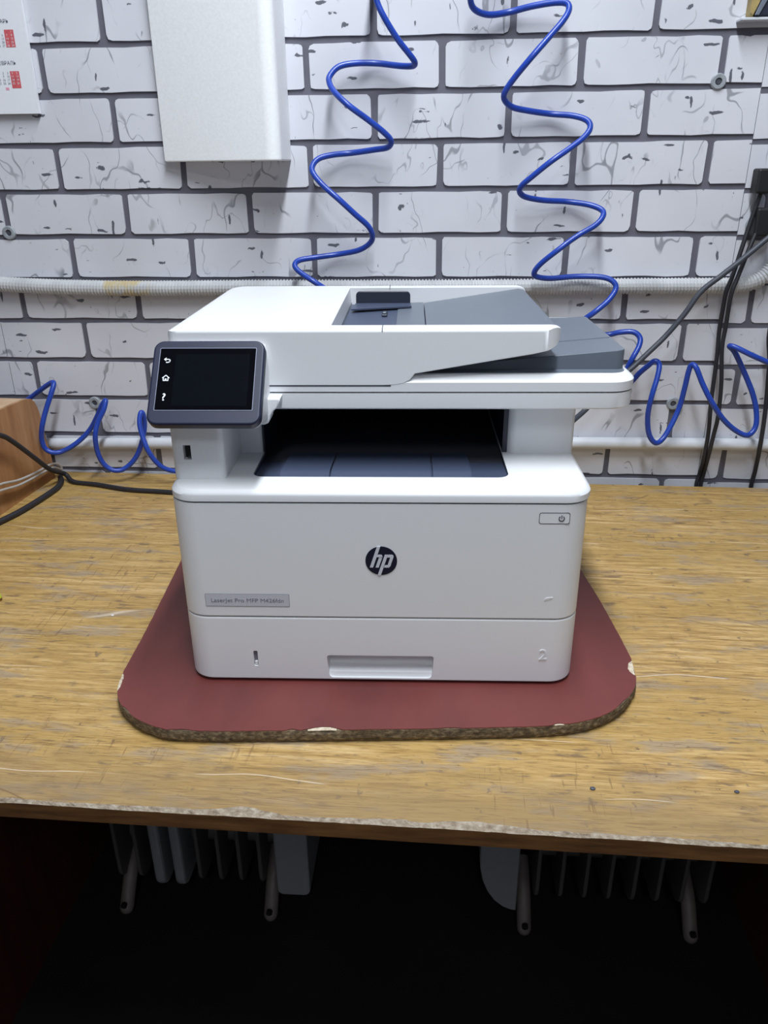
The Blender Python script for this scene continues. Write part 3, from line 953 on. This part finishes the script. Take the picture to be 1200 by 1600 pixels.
# output tray inside the opening
op2 = rrect(-0.1242, 0.1257, 0.0360, 0.300, (0.011, 0.011, 0.004, 0.004), S8)
part('output_well', loops_mesh([lift(op2, 0.2138), lift(op2, 0.2060)], False, False), M['slate_plastic'])
bm = bmesh.new()
add_prism(bm, [(0.0355, 0.2085), (0.060, 0.2105), (0.11, 0.2070), (0.20, 0.196), (0.30, 0.186), (0.30, 0.17), (0.0355, 0.19)], -0.1245, 0.1260, 'x')
part('output_tray', to_mesh(bm), M['slate_plastic'])
for x0, x1 in ((-0.0985, -0.0496), (-0.0476, 0.0504), (0.0524, 0.0900)):
    bm = bmesh.new()
    add_prism(bm, [(0.0368, 0.2092), (0.0520, 0.2146), (0.060, 0.2149), (0.112, 0.2098), (0.16, 0.2035), (0.16, 0.200), (0.0368, 0.2080)], x0, x1, 'x')
    part('paper_stop_flap', to_mesh(bm), M['slate_plastic'])
part('paper_guide_bar', box_mesh(-0.035, 0.098, 0.222, 0.246, 0.192, 0.1965, 0.0015, 2), M['dark_plastic'])
part('output_rear', box_mesh(-0.1245, 0.1300, 0.296, 0.302, 0.17, 0.284), M['black_plastic'])

# pillars carrying the scanner
part('left_pillar', prism_mesh(rrect(-0.1985, -0.1242, 0.1060, 0.338, 0.006, 4), 0.2145, 0.286), WP)
part('left_inner_wall', box_mesh(-0.1250, -0.1232, 0.1075, 0.30, 0.19, 0.286), M['dark_plastic'])
part('right_pillar', prism_mesh(rrect(0.1300, 0.1985, 0.1045, 0.338, (0.009, 0.004, 0.004, 0.004), 5), 0.2145, 0.286), WP)
part('right_inner_wall', box_mesh(0.1262, 0.1312, 0.1095, 0.30, 0.19, 0.286), M['dark_plastic'])
post = prism_mesh(rrect(-0.1982, -0.1478, 0.0285, 0.125, (0.007, 0.006, 0.002, 0.002), 4), 0.2148, 0.285)
post = mesh_diff(post, [box_mesh(-0.1864, -0.1790, 0.0, 0.040, 0.2350, 0.2496)])
part('panel_post', post, WP, smooth=40)
usb = part('usb_port', box_mesh(-0.1864, -0.1790, 0.036, 0.0398, 0.2350, 0.2496), M['black_plastic'])
link('usb_contact', box_mesh(-0.1835, -0.1800, 0.030, 0.036, 0.2358, 0.2366), M['metal'], usb)

# scanner base and lid (drawn at 1:1.05, then set back on the pillars)
SCAN_S, SCAN_OFF = 1.05, Vector((-0.0015, 0.0335, -0.0245))
_before = set(printer.children)
SX0, SX1, SY0, SY1 = -0.2000, 0.2362, 0.0300, 0.3370
sb = rrect(SX0, SX1, SY0, SY1, (0.018, 0.024, 0.012, 0.012), S8)
sb0 = rrect(SX0 + 0.004, SX1 - 0.004, SY0 + 0.0015, SY1 - 0.003, (0.016, 0.022, 0.012, 0.012), S8)
part('scanner_base', loops_mesh([lift(sb0, 0.2845), lift(sb, 0.2862), lift(sb, 0.2998)]), WP, smooth=50)
part('output_roof', box_mesh(-0.1245, 0.1330, 0.040, 0.30, 0.2835, 0.2852), M['black_plastic'])
bm = bmesh.new()
for k in range(22):
    add_box(bm, -0.115 + k * 0.0112, -0.1135 + k * 0.0112, 0.040, 0.20, 0.2826, 0.2846)
rb_ = part('roof_ribs', to_mesh(bm), M['black_plastic'])
part('lid_gap', prism_mesh(rrect(SX0 + 0.003, SX1 - 0.003, SY0 + 0.003, SY1 - 0.003, 0.018, 6), 0.2990, 0.3020), M['gap'])
l0 = rrect(SX0, SX1 + 0.0008, SY0 - 0.0004, SY1, (0.018, 0.025, 0.012, 0.012), S8)
l1 = rrect(SX0 + 0.0015, SX1 - 0.0008, SY0 + 0.0012, SY1 - 0.0015, (0.017, 0.024, 0.012, 0.012), S8)
l2 = rrect(SX0 + 0.006, SX1 - 0.006, SY0 + 0.0075, SY1 - 0.006, (0.014, 0.020, 0.010, 0.010), S8)
l3 = rrect(SX0 + 0.007, SX1 - 0.0075, SY0 + 0.0090, SY1 - 0.007, (0.013, 0.019, 0.010, 0.010), S8)
part('scanner_lid', loops_mesh([lift(l0, 0.3013), lift(l0, 0.3098), lift(l1, 0.3118), lift(l2, 0.3152), lift(l3, 0.3155)]), CP, smooth=28)
part('lid_top', prism_mesh(rrect(0.0, SX1 - 0.0078, SY0 + 0.0125, SY1 - 0.010, (0.004, 0.014, 0.008, 0.004), 6), 0.3150, 0.31575), M['grey_plastic'])

# document output wedge on the lid
wl = rrect(0.020, 0.2288, 0.0560, 0.240, (0.004, 0.008, 0.006, 0.004), 6)


def wz(x, y):
    return 0.3162 + 0.0175 * max(0.0, min(1.0, (x - 0.020) / 0.205)) - 0.0012 * (y > 0.2)


part('output_shelf', loops_mesh([lift(wl, 0.3155), [(x, y, wz(x, y) - 0.0008) for x, y in wl],
                                 [(x + (0.124 - x) * 0.006, y + (0.148 - y) * 0.008, wz(x, y)) for x, y in wl]]), M['grey_plastic'], smooth=50)
part('shelf_ridge', loops_mesh([[(x, y, wz(x, y) - 0.0005) for x, y in rrect(0.17, 0.2262, 0.1140, 0.1152, 0.0004, 1)],
                                [(x, y, wz(x, y) + 0.0003) for x, y in rrect(0.17, 0.2262, 0.1142, 0.1150, 0.0003, 1)]]), M['grey_plastic'])

# document feeder
ZT = 0.3585
fp = [(-0.1905, 0.3073), (0.0050, 0.3073), (0.0150, 0.3078), (0.0233, 0.3090), (0.0295, 0.3124), (0.0337, 0.3180),
      (0.0900, 0.3275), (0.1400, 0.3358), (0.1520, 0.3386), (0.1605, 0.3425), (0.1650, 0.3480), (0.1652, 0.3530), (0.1640, 0.3565), (0.1610, 0.3580), (0.1560, ZT),
      (-0.1800, ZT), (-0.1850, 0.3580), (-0.1885, 0.3565), (-0.1905, 0.3535)]
bm = bmesh.new()
lo_, hi_ = add_prism(bm, fp, 0.0293, 0.3080, 'y')
bmesh.ops.recalc_face_normals(bm, faces=bm.faces[:])
for zmin, off in ((0.347, 0.0036), (0.0, 0.0007)):
    ed = [e for e in bm.edges if abs(e.verts[0].co.y - e.verts[1].co.y) < 1e-6 and len(e.link_faces) == 2
          and any(abs(f.normal.y) > 0.99 for f in e.link_faces) and min(v.co.z for v in e.verts) > zmin
          and (zmin > 0.1 or max(v.co.z for v in e.verts) < 0.347)]
    bmesh.ops.bevel(bm, geom=ed, offset=off, segments=3, profile=0.5, affect='EDGES')
feeder = to_mesh(bm)
well_c = prism_mesh([(-0.0462, 0.40), (0.30, 0.40), (0.30, 0.25), (0.0300, 0.25), (0.0330, 0.3183), (-0.0400, 0.3300)], 0.0476, 0.2850, 'y')
under_c = prism_mesh([(0.0300, 0.30), (0.0337, 0.3181), (0.30, 0.3631), (0.30, 0.30)], 0.285, 0.40, 'y')
feeder = mesh_diff(feeder, [well_c])
# round the rear corners in plan
rear_l = mesh_diff(box_mesh(-0.20, -0.1565, 0.2740, 0.32, 0.29, 0.38), [prism_mesh(rrect(-0.1905, -0.10, 0.20, 0.3080, 0.034, 16), 0.28, 0.39)])
rear_r = mesh_diff(box_mesh(0.1433, 0.18, 0.2860, 0.32, 0.29, 0.38), [prism_mesh(rrect(0.09, 0.1653, 0.22, 0.3080, 0.022, 12), 0.28, 0.39)])
front_l = mesh_diff(box_mesh(-0.20, -0.1805, 0.02, 0.0390, 0.29, 0.38), [prism_mesh(rrect(-0.1905, -0.16, 0.0293, 0.07, 0.0100, 10), 0.28, 0.39)])
front_r = mesh_diff(box_mesh(0.1473, 0.18, 0.02, 0.0473, 0.29, 0.38), [prism_mesh(rrect(0.12, 0.1653, 0.0293, 0.09, 0.0180, 12), 0.28, 0.39)])
feeder = mesh_diff(feeder, [rear_l, rear_r, front_l, front_r])
part('document_feeder', feeder, CP, smooth=35)
part('feeder_gap', box_mesh(-0.186, 0.0120, 0.0294, 0.05, 0.3063, 0.3076), M['gap'])
# hinge marks of the feeder cover
part('cover_notch', box_mesh(0.0042, 0.0050, 0.0290, 0.0476, 0.3560, 0.35862), M['icon_grey'])
part('cover_notch', box_mesh(0.0042, 0.0050, 0.2850, 0.3082, 0.3560, 0.35862), M['icon_grey'])
# light inner walls of the feeder well
bm = bmesh.new()
add_prism(bm, [(-0.0462, 0.3580), (-0.0462, 0.3300), (-0.0380, 0.3300), (-0.0415, 0.3440)], 0.0480, 0.2848, 'y')
part('well_lip', to_mesh(bm), M['grey_plastic'])
part('well_floor', prism_mesh([(-0.0450, 0.3395), (0.0448, 0.3405), (0.0448, 0.3330), (-0.0450, 0.3300)], 0.0478, 0.2848, 'y'), M['slate_plastic'])
part('pickup_cover', prism_mesh([(0.0150, 0.3412), (0.0442, 0.3420), (0.0442, 0.3370), (0.0150, 0.3370)], 0.0479, 0.2847, 'y', 0.0006, 1), M['grey_plastic'])
part('input_tray', prism_mesh([(0.0456, 0.3412), (0.1560, 0.3572), (0.1625, 0.3560), (0.1630, 0.3500), (0.1510, 0.3395), (0.0456, 0.3200)], 0.0478, 0.2848, 'y', 0.0005, 1), M['grey_plastic'])
part('side_wall', box_mesh(0.030, 0.036, 0.0478, 0.2848, 0.3170, 0.3400), M['dark_plastic'])
# sliding paper width guide
g = part('width_guide', prism_mesh(rrect(-0.0345, 0.0290, 0.3415, 0.3575, (0.002, 0.002, 0.005, 0.005), 5), 0.2655, 0.2680, 'y', 0.0008, 1), M['dark_plastic'])
link('guide_foot', prism_mesh([(-0.0350, 0.2655), (-0.0375, 0.2235), (0.0305, 0.2440), (0.0295, 0.2655)], 0.3424, 0.3440), M['slate_plastic'], g)
kn = part('guide_latch', box_mesh(-0.0020, 0.0040, 0.196, 0.222, 0.3400, 0.3425, 0.0006, 1), M['dark_plastic'])
link('latch_grip', box_mesh(-0.0008, 0.0028, 0.201, 0.209, 0.3425, 0.3440, 0.0004, 1), M['grey_plastic'], kn)

for o in set(printer.children) - _before:
    o.scale = (SCAN_S,) * 3
    o.location = SCAN_OFF

# tilted control panel
pan = part('control_panel', prism_mesh(rrect(-0.0500, 0.0500, -0.0411, 0.0411, 0.0092, 6), -0.0085, 0.0, 'z', 0.0022, 3, 'hi'), M['bezel'], smooth=40)
PAN_LOC, PAN_S = Vector((-0.1568, 0.0261, 0.3118)), 1.04
pan.location = PAN_LOC
pan.scale = (PAN_S,) * 3
pan.rotation_euler = (R(48.4), 0, 0)
pan['label'] = 'dark blue bezel around the touch screen'
scr = link('touch_screen', prism_mesh(rrect(-0.0432, 0.0424, -0.0276, 0.0327, 0.0006, 2), -0.001, 0.0003), M['screen_glass'], pan)
link('screen_edge', mesh_diff(prism_mesh(rrect(-0.0436, 0.0428, -0.0280, 0.0331, 0.0008, 2), -0.001, 0.00045),
                              [prism_mesh(rrect(-0.0432, 0.0424, -0.0276, 0.0327, 0.0006, 2), -0.01, 0.01)]), M['border_line'], pan)
link('display_area', prism_mesh(rrect(-0.0290, 0.0370, -0.0235, 0.0268, 0.0004, 2), -0.001, 0.00038), M['display'], pan)


def stroke(bm, pts, w, z0=0.0003, z1=0.0006):
    for (x0, y0), (x1, y1) in zip(pts[:-1], pts[1:]):
        d = math.hypot(x1 - x0, y1 - y0)
        ux, uy = (x1 - x0) / d, (y1 - y0) / d
        a = (x0 - ux * w * .3, y0 - uy * w * .3)
        b = (x1 + ux * w * .3, y1 + uy * w * .3)
        nx, ny = -uy * w / 2, ux * w / 2
        add_prism(bm, [(a[0] + nx, a[1] + ny), (a[0] - nx, a[1] - ny), (b[0] - nx, b[1] - ny), (b[0] + nx, b[1] + ny)], z0, z1)


ix = -0.0360
bm = bmesh.new()   # curved back arrow
iy = 0.0205
stroke(bm, [(ix - 0.0022, iy + 0.0012), (ix + 0.0008, iy + 0.0012), (ix + 0.0020, iy + 0.0006), (ix + 0.0022, iy - 0.0005), (ix + 0.0016, iy - 0.0014), (ix + 0.0004, iy - 0.0018), (ix - 0.0010, iy - 0.0018)], 0.0009)
add_prism(bm, [(ix - 0.0034, iy + 0.0012), (ix - 0.0013, iy + 0.0030), (ix - 0.0013, iy - 0.0006)], 0.0003, 0.0006)
link('back_icon', to_mesh(bm), M['icon_white'], pan)
bm = bmesh.new()   # house
iy = 0.0030
stroke(bm, [(ix - 0.0030, iy + 0.0004), (ix, iy + 0.0030), (ix + 0.0030, iy + 0.0004)], 0.0008)
stroke(bm, [(ix - 0.0021, iy + 0.0004), (ix - 0.0021, iy - 0.0022), (ix - 0.0007, iy - 0.0022)], 0.0008)
stroke(bm, [(ix + 0.0021, iy + 0.0004), (ix + 0.0021, iy - 0.0022), (ix + 0.0007, iy - 0.0022)], 0.0008)
add_prism(bm, [(ix - 0.0008, iy - 0.0024), (ix + 0.0008, iy - 0.0024), (ix + 0.0008, iy - 0.0002), (ix - 0.0008, iy - 0.0002)], 0.0003, 0.0006)
link('home_icon', to_mesh(bm), M['icon_white'], pan)
q_ = link('help_icon', text_mesh('?', 0.0098, 0.00025, 'CENTER', 0.00012), M['icon_white'], pan)
q_.location = (ix, -0.0185, 0.0005)
for v in q_.data.vertices:
    v.co.x *= 1.15

# white housing between the panel and the scanner
bm = bmesh.new()
pm = Matrix.Translation(PAN_LOC) @ Matrix.Rotation(R(48.4), 4, 'X') @ Matrix.Scale(PAN_S, 4)
for x, y in rrect(-0.0494, 0.0500, -0.0405, 0.0405, 0.009, 4):
    bm.verts.new(pm @ Vector((x, y, -0.0060)))
for x, y in rrect(-0.0470, 0.0490, -0.0380, 0.0380, 0.008, 4):
    bm.verts.new(pm @ Vector((x, y, -0.0150)))
for x in (-0.1950, -0.1010):
    for y, z in ((0.0310, 0.2790), (0.060, 0.2790), (0.031, 0.345)):
        bm.verts.new(SCAN_OFF + Vector((x, y, z)) * SCAN_S)
bmesh.ops.convex_hull(bm, input=bm.verts[:])
bmesh.ops.delete(bm, geom=[v for v in bm.verts if not v.link_faces], context='VERTS')
part('panel_housing', to_mesh(bm), WP, smooth=45)

bracket = [(-0.1300, 0.2990), (-0.0880, 0.2990), (-0.0890, 0.2945), (-0.0915, 0.2900), (-0.0950, 0.2868), (-0.0975, 0.2830), (-0.0985, 0.2790),
           (-0.1005, 0.2755), (-0.1040, 0.2740), (-0.1300, 0.2740)]
br = part('panel_bracket', prism_mesh(bracket, 0.0150, 0.0340, 'y', 0.0016, 2), WP, smooth=50)
br.scale, br.location = (SCAN_S,) * 3, SCAN_OFF

# ------------------------------------------------------------ things on the wall
def cable(name, pts, rad, mat, label, cat, n=6, seg=10, group=None):
    o = link(name, tube_mesh(pts, rad, n, seg), mat)
    return tag(o, label, cat, group)


cable('spiral_hose', HOSE_A, 0.0043, M['hose_blue'], 'blue spiral air hose hanging on the brick wall beside the white foam block', 'hose')
cable('spiral_hose', HOSE_B, 0.0043, M['hose_blue'], 'long blue spiral air hose from top right, coiling behind printer to the right edge', 'hose')
cable('spiral_hose', HOSE_C, 0.0043, M['hose_blue'], 'blue spiral air hose low on the wall beside the wooden box', 'hose')

# corrugated conduit
path = catmull(CONDUIT, 14)
fine = []
acc = 0.0
pitch = 0.00520
# resample evenly
cum = [0.0]
for a, b in zip(path[:-1], path[1:]):
    cum.append(cum[-1] + (b - a).length)
tot = cum[-1]
step = pitch / 4
k = 0
s_ = 0.0
pts_, rad_ = [], []
j = 0
while s_ < tot:
    while cum[j + 1] < s_:
        j += 1
    t = (s_ - cum[j]) / max(1e-9, cum[j + 1] - cum[j])
    pts_.append(path[j].lerp(path[j + 1], t))
    rad_.append((0.01240, 0.01240, 0.01060, 0.01060)[k % 4])
    s_ += step
    k += 1
bm = bmesh.new()
add_tube(bm, pts_, rad_, 14)
tag(link('corrugated_conduit', to_mesh(bm), M['conduit']), 'off-white corrugated conduit running along the brick wall', 'conduit')
tag(link('wall_pipe', tube_mesh(PIPE, 0.0102, 6, 14), M['pipe_white']), 'smooth white pipe running low along the wall just above the bench', 'pipe')

# power cables at the right
def plug_part(parent, c, sx, sy, sz, mat=M['rubber']):
    o = link('plug', box_mesh(c[0] - sx, c[0] + sx, c[1] - sy, c[1] + sy, c[2] - sz, c[2] + sz, 0.003, 2), mat, parent)
    return o


ca = cable('power_cable', CABLE_A, 0.0034, M['cable_black'], 'thin black cable from the upper plug at right edge, falling behind the bench', 'cable')
plug_part(ca, (0.478, -0.020, 1.232), 0.011, 0.013, 0.017)
cb = cable('power_cable', CABLE_B, 0.0034, M['cable_black'], 'thin black cable from the lower plug at right edge, falling behind the bench', 'cable')
plug_part(cb, (0.489, -0.018, 1.175), 0.013, 0.013, 0.020)
cable('power_cable', CABLE_C, 0.0042, M['cable_grey'], 'thick dark grey cable slanting from the right edge down behind the scanner', 'cable')
cable('power_cable', CABLE_D, 0.0036, M['cable_black'], 'black cable at the far right in front of the white pipe', 'cable')
hk = bmesh.new()
ring = [Vector((0.4815 + 0.0085 * math.cos(2 * math.pi * k / 20), -0.006, 1.1700 + 0.0105 * math.sin(2 * math.pi * k / 20))) for k in range(21)]
add_tube(hk, ring, 0.0028, 8, False)
tag(link('cable_ring', to_mesh(hk), M['washer'], None, 60), 'small grey ring clip on the wall beside the lower plug', 'clip')

# grey wall plugs with a dark screw hole
for x, z, lab in ((-0.6935, 1.1636, 'grey screw anchor at left wall edge above the corrugated conduit'),
                  (0.4005, 1.3638, 'grey screw anchor high on the wall near the right panel seam'),
                  (-0.5965, 0.8800, 'grey screw anchor low on the left, behind a blue hose coil'),
                  (0.4023, 0.8876, 'grey screw anchor low on the right, between blue hose loops')):
    an = tag(empty('wall_anchor', (x, 0, z)), lab, 'screw', 'screw anchors on the wall')
    bm = bmesh.new()
    rings = []
    for r_, y in ((0.0108, 0.003), (0.0108, -0.0018), (0.0092, -0.0032), (0.0050, -0.0030), (0.0044, -0.0008), (0.0044, 0.002)):
        rings.append([(r_ * math.cos(2 * math.pi * k / 20), y, r_ * math.sin(2 * math.pi * k / 20)) for k in range(20)])
    link('collar', loops_mesh(rings), M['washer'], an, 40)
    bm = bmesh.new()
    add_cyl(bm, (0, -0.0015, 0), 0.0036, 0.003, 'y', 12)
    link('screw_head', to_mesh(bm), M['icon_grey'], an)

# foam block
fpl = [(-0.4170, -0.016), (-0.2480, -0.0800), (-0.2370, -0.0810), (-0.2290, -0.0770), (-0.2255, -0.0680), (-0.2245, -0.0008), (-0.4020, -0.0008)]
tag(link('foam_block', prism_mesh(fpl, 1.2660, 1.72, 'z', 0.0022, 2), M['foam'], None, 40), 'white polystyrene block hung on the brick wall above the printer', 'block')

# wall calendar at the left edge
cal = tag(empty('wall_calendar', (-0.606, 0, 1.335)), 'white wall calendar page with red weekend columns at top left', 'calendar')
bm = bmesh.new()
vv = []
for x in (-0.300, 0.0):
    vv.append([bm.verts.new(p) for p in ((x, -0.0095, 0.0), (x, -0.0015, 0.0), (x, -0.0005, 0.36), (x, -0.0025, 0.36))])
for i in range(4):
    bm.faces.new((vv[0][i], vv[0][(i + 1) % 4], vv[1][(i + 1) % 4], vv[1][i]))
bm.faces.new(vv[0])
bm.faces.new(vv[1])
pg = link('page', to_mesh(bm), M['paper'], cal)


def cal_y(z):
    return -0.0095 + (0.0095 - 0.0025) * z / 0.36 - 0.0001


def cal_rect(name, x0, x1, z0, z1, mat, th=0.0002):
    bm = bmesh.new()
    a = [bm.verts.new((x, cal_y(z) - th, z)) for x, z in ((x0, z0), (x1, z0), (x1, z1), (x0, z1))]
    b = [bm.verts.new((x, cal_y(z) + 0.0002, z)) for x, z in ((x0, z0), (x1, z0), (x1, z1), (x0, z1))]
    bm.faces.new(a)
    for i in range(4):
        bm.faces.new((a[i], a[(i + 1) % 4], b[(i + 1) % 4], b[i]))
    return link(name, to_mesh(bm), mat, pg)


def cal_text(name, s, x, z, size, mat, align='CENTER'):
    t = link(name, text_mesh(s, size, 0.0, align), mat, pg)
    t.location = (x, cal_y(z) - 0.0005, z)
    t.rotation_euler = (R(90) , 0, 0)
    return t


CW, CHH = 0.0070, 0.0056
for (x_r, z_top, month, first, days) in ((-0.0190, 0.1102, 'ЯНВАРЬ', 6, 31), (-0.0205, 0.0568, 'ФЕВРАЛЬ', 2, 28)):
    ncol = 2
    cal_rect('weekend_block', x_r - 2 * CW, x_r, z_top - 5 * CHH * 0.80, z_top, M['print_red'])
    cal_text('month_name', month, x_r - 2.6 * CW, z_top + 0.0085, 0.0068, M['print_dark'])
    wk, rd, lt = [], [], []
    for d in range(1, days + 1):
        c = (first + d - 1) % 7
        r_ = (first + d - 1) // 7
        X = x_r - (7 - c - 0.5) * CW
        Z = z_top - (r_ + 0.85) * CHH * 0.80
        if c >= 5:
            cal_text('date', str(d), X, Z, 0.0040, M['paper'])
        else:
            cal_text('date', str(d), X, Z, 0.0040, M['print_dark'])
    if days == 28:
        cal_rect('day_mark', x_r - 3.5 * CW, x_r - 2.75 * CW, z_top - 5.55 * CHH * 0.8, z_top - 4.75 * CHH * 0.8, M['print_pink'])

# tool case peeking in at the top right
tc = tag(empty('tool_case', (0.4240, 0, 1.4395)), 'dark tool case with ochre side and grey strap at the top right corner', 'case')
link('case_body', box_mesh(0.0070, 0.16, -0.0200, -0.0005, 0.0006, 0.14, 0.002, 2), M['dark_plastic'], tc)
link('case_side', prism_mesh([(0.0, 0.0045), (0.0040, 0.0005), (0.0110, 0.0170), (0.0150, 0.0300), (0.0150, 0.14), (-0.0008, 0.14)], -0.0206, -0.001, 'y', 0.001, 1), M['ochre'], tc)
link('strap', prism_mesh([(0.0060, 0.0022), (0.0115, 0.0018), (0.0260, 0.0320), (0.0180, 0.0320)], -0.0225, -0.0195, 'y', 0.0006, 1), M['strap'], tc)
tag(link('wall_ledge', box_mesh(0.4130, 0.60, -0.0205, -0.0002, 1.4360, 1.4394, 0.0006, 1), M['pipe_white']), 'narrow white ledge under the tool case at top right', 'shelf')

# ------------------------------------------------------------ wooden box at the left and its cables
box_prof = [(-0.36, 0.0), (-0.0315, 0.0), (-0.0310, 0.0190), (-0.0333, 0.0500), (-0.0374, 0.0751), (-0.0396, 0.1051), (-0.0436, 0.1292), (-0.0500, 0.1445),
            (-0.0590, 0.1525), (-0.0741, 0.1559), (-0.1111, 0.1576), (-0.1466, 0.1584), (-0.36, 0.1600)]
wb = tag(empty('wooden_box', (-0.6757, 0, 0.75), R(-4.2)), 'brown veneered wooden box with rounded end standing at the left of the bench', 'box')
# local: x to the left, profile in y,z
link('box_side', prism_mesh(box_prof, -0.006, 0.0, 'x'), M['box_veneer'], wb)
bm = bmesh.new()
n_ = len(box_prof)
link('box_shell', prism_mesh([(y, z) for y, z in box_prof], -0.060, -0.006, 'x'), M['box_edge'], wb)

cable('power_cable', CABLE_L1, 0.0041, M['cable_black'], 'black cable crossing the wooden box and running over the bench to the printer', 'cable')
cable('power_cable', CABLE_L2, 0.0048, M['cable_black'], 'thick black cable curving along the foot of the wooden box', 'cable')
cable('thin_cable', CABLE_L3, 0.0021, M['cable_white'], 'thin pale looped cable against the wooden box', 'cable')

# small lime cap at the left frame edge
cp = tag(empty('small_cap', (-0.5545, -0.4636, 0.75)), 'tiny lime and brown cap lying on the bench at the left edge', 'cap')
bm = bmesh.new()
add_cyl(bm, (0, 0, 0), 0.0045, 0.004, 'z', 14)
link('rim', to_mesh(bm), M['brown_cap'], cp)
bm = bmesh.new()
add_cyl(bm, (0, 0, 0.004), 0.0045, 0.006, 'z', 14, 0.0035)
link('top', to_mesh(bm), M['lime'], cp)
# crumbs on the bench
for x, y, r_, m_, lab in ((0.1465, -0.7601, 0.0022, 'icon_grey', 'tiny dark crumb on the bench in front of the board, nearer the middle'),
                          (0.2719, -0.7573, 0.0020, 'icon_grey', 'tiny dark crumb on the bench toward the right front corner'),
                          (-0.3926, -0.4935, 0.0016, 'paper', 'tiny white crumb on the bench left of the board')):
    bm = bmesh.new()
    bmesh.ops.create_icosphere(bm, subdivisions=1, radius=r_)
    for v in bm.verts:
        v.co = Vector((v.co.x * 1.3, v.co.y, v.co.z * 0.45 + r_ * 0.42))
    o = tag(link('crumb', to_mesh(bm), M[m_]), lab, 'crumb')
    o.location = (x, y, 0.7500)

# ------------------------------------------------------------ oil heaters under the bench
def fin_mesh(th, y0, y1, z0, z1):
    pts = rrect(y0, y1, z0, z1, 0.03, 5)
    return prism_mesh(pts, -th / 2, th / 2, 'x', th * 0.3, 2)


def heater(x, label, fins, box_me, box_x, feet, mat, yfront, thick=()):
    h = tag(empty('oil_heater', (x, yfront, 0)), label, 'heater')
    thin = fin_mesh(0.007, 0.0, 0.145, 0.062, 0.63)
    fat = fin_mesh(0.019, -0.004, 0.145, 0.050, 0.63)
    for i, fx in enumerate(fins):
        o = link('fin', fat if i in thick else thin, M['heater_white'] if i in thick else mat, h)
        o.location = (fx - x, 0, 0)
    for z in (0.125, 0.58):
        bm = bmesh.new()
        add_cyl(bm, (fins[0] - x, 0.07, z), 0.016, fins[-1] - fins[0] + 0.03, 'x', 14)
        link('oil_tube', to_mesh(bm), mat, h, 40)
    o = link('control_box', box_me, M['heater_white'], h)
    o.location = (box_x - x, 0, 0)
    for fx in feet:
        bm = bmesh.new()
        path = [Vector((0, 0.08, 0.085)), Vector((0, 0.03, 0.060)), Vector((0, -0.004, 0.022)), Vector((0, -0.012, 0.0135))]
        add_tube(bm, catmull([tuple(p) for p in path], 4), 0.0130, 10)
        bmesh.ops.create_uvsphere(bm, u_segments=10, v_segments=6, radius=0.0130, matrix=Matrix.Translation((0, -0.012, 0.0135)))
        f_ = link('foot', to_mesh(bm), M['heater_foot'], h, 50)
        f_.location = (fx - x, 0, 0)
        bm = bmesh.new()
        add_cyl(bm, (fx - x, -0.0240, 0.028), 0.0055, 0.006, 'y', 12)
        link('foot_hole', to_mesh(bm), M['black_plastic'], h)
    return h


box_l = prism_mesh(rrect(-0.030, 0.030, 0.048, 0.63, 0.012, 5), 0.0, 0.13, 'y', 0.004, 2)
heater(-0.42, 'white oil heater under the bench at left, with narrow fins', [-0.5545 + 0.0371 * i for i in range(8)], box_l, -0.2373,
       (-0.548, -0.280), M['heater'], -0.303, (2, 3))
arc = [(0.034, 0.0400)] + [(0.034 - 0.068 * math.sin(R(a)) * 1.0, 0.160 - 0.120 * math.cos(R(a))) for a in (8, 20, 35, 50, 65, 80, 90)] + [(-0.034, 0.63), (0.034, 0.63)]
box_r = prism_mesh(arc, 0.0, 0.13, 'y', 0.002, 1)
heater(0.32, 'grey oil heater under the bench at right, control box with curved corner', [0.1960 + 0.0415 * i for i in range(8)], box_r, 0.1278,
       (0.177, 0.4673), M['heater'], -0.306)

# ------------------------------------------------------------ ceiling lamp fixtures (above the frame; the short one is added fill)
for i, (lx, ly, ll, lw, le) in enumerate(LAMPS):
    f_ = tag(empty('ceiling_light', (lx, ly, CEIL - 0.0005)),
             ('long white linear lamp on the ceiling above the bench', 'short white linear lamp added as fill on the ceiling behind the viewer')[i], 'lamp')
    link('housing', box_mesh(-lw / 2 - 0.01, lw / 2 + 0.01, -ll / 2 - 0.01, ll / 2 + 0.01, -0.06, 0.0, 0.004, 1), M['ceiling_paint'], f_)
    link('diffuser', box_mesh(-lw / 2, lw / 2, -ll / 2, ll / 2, -0.075, -0.06), M['lamp'], f_)
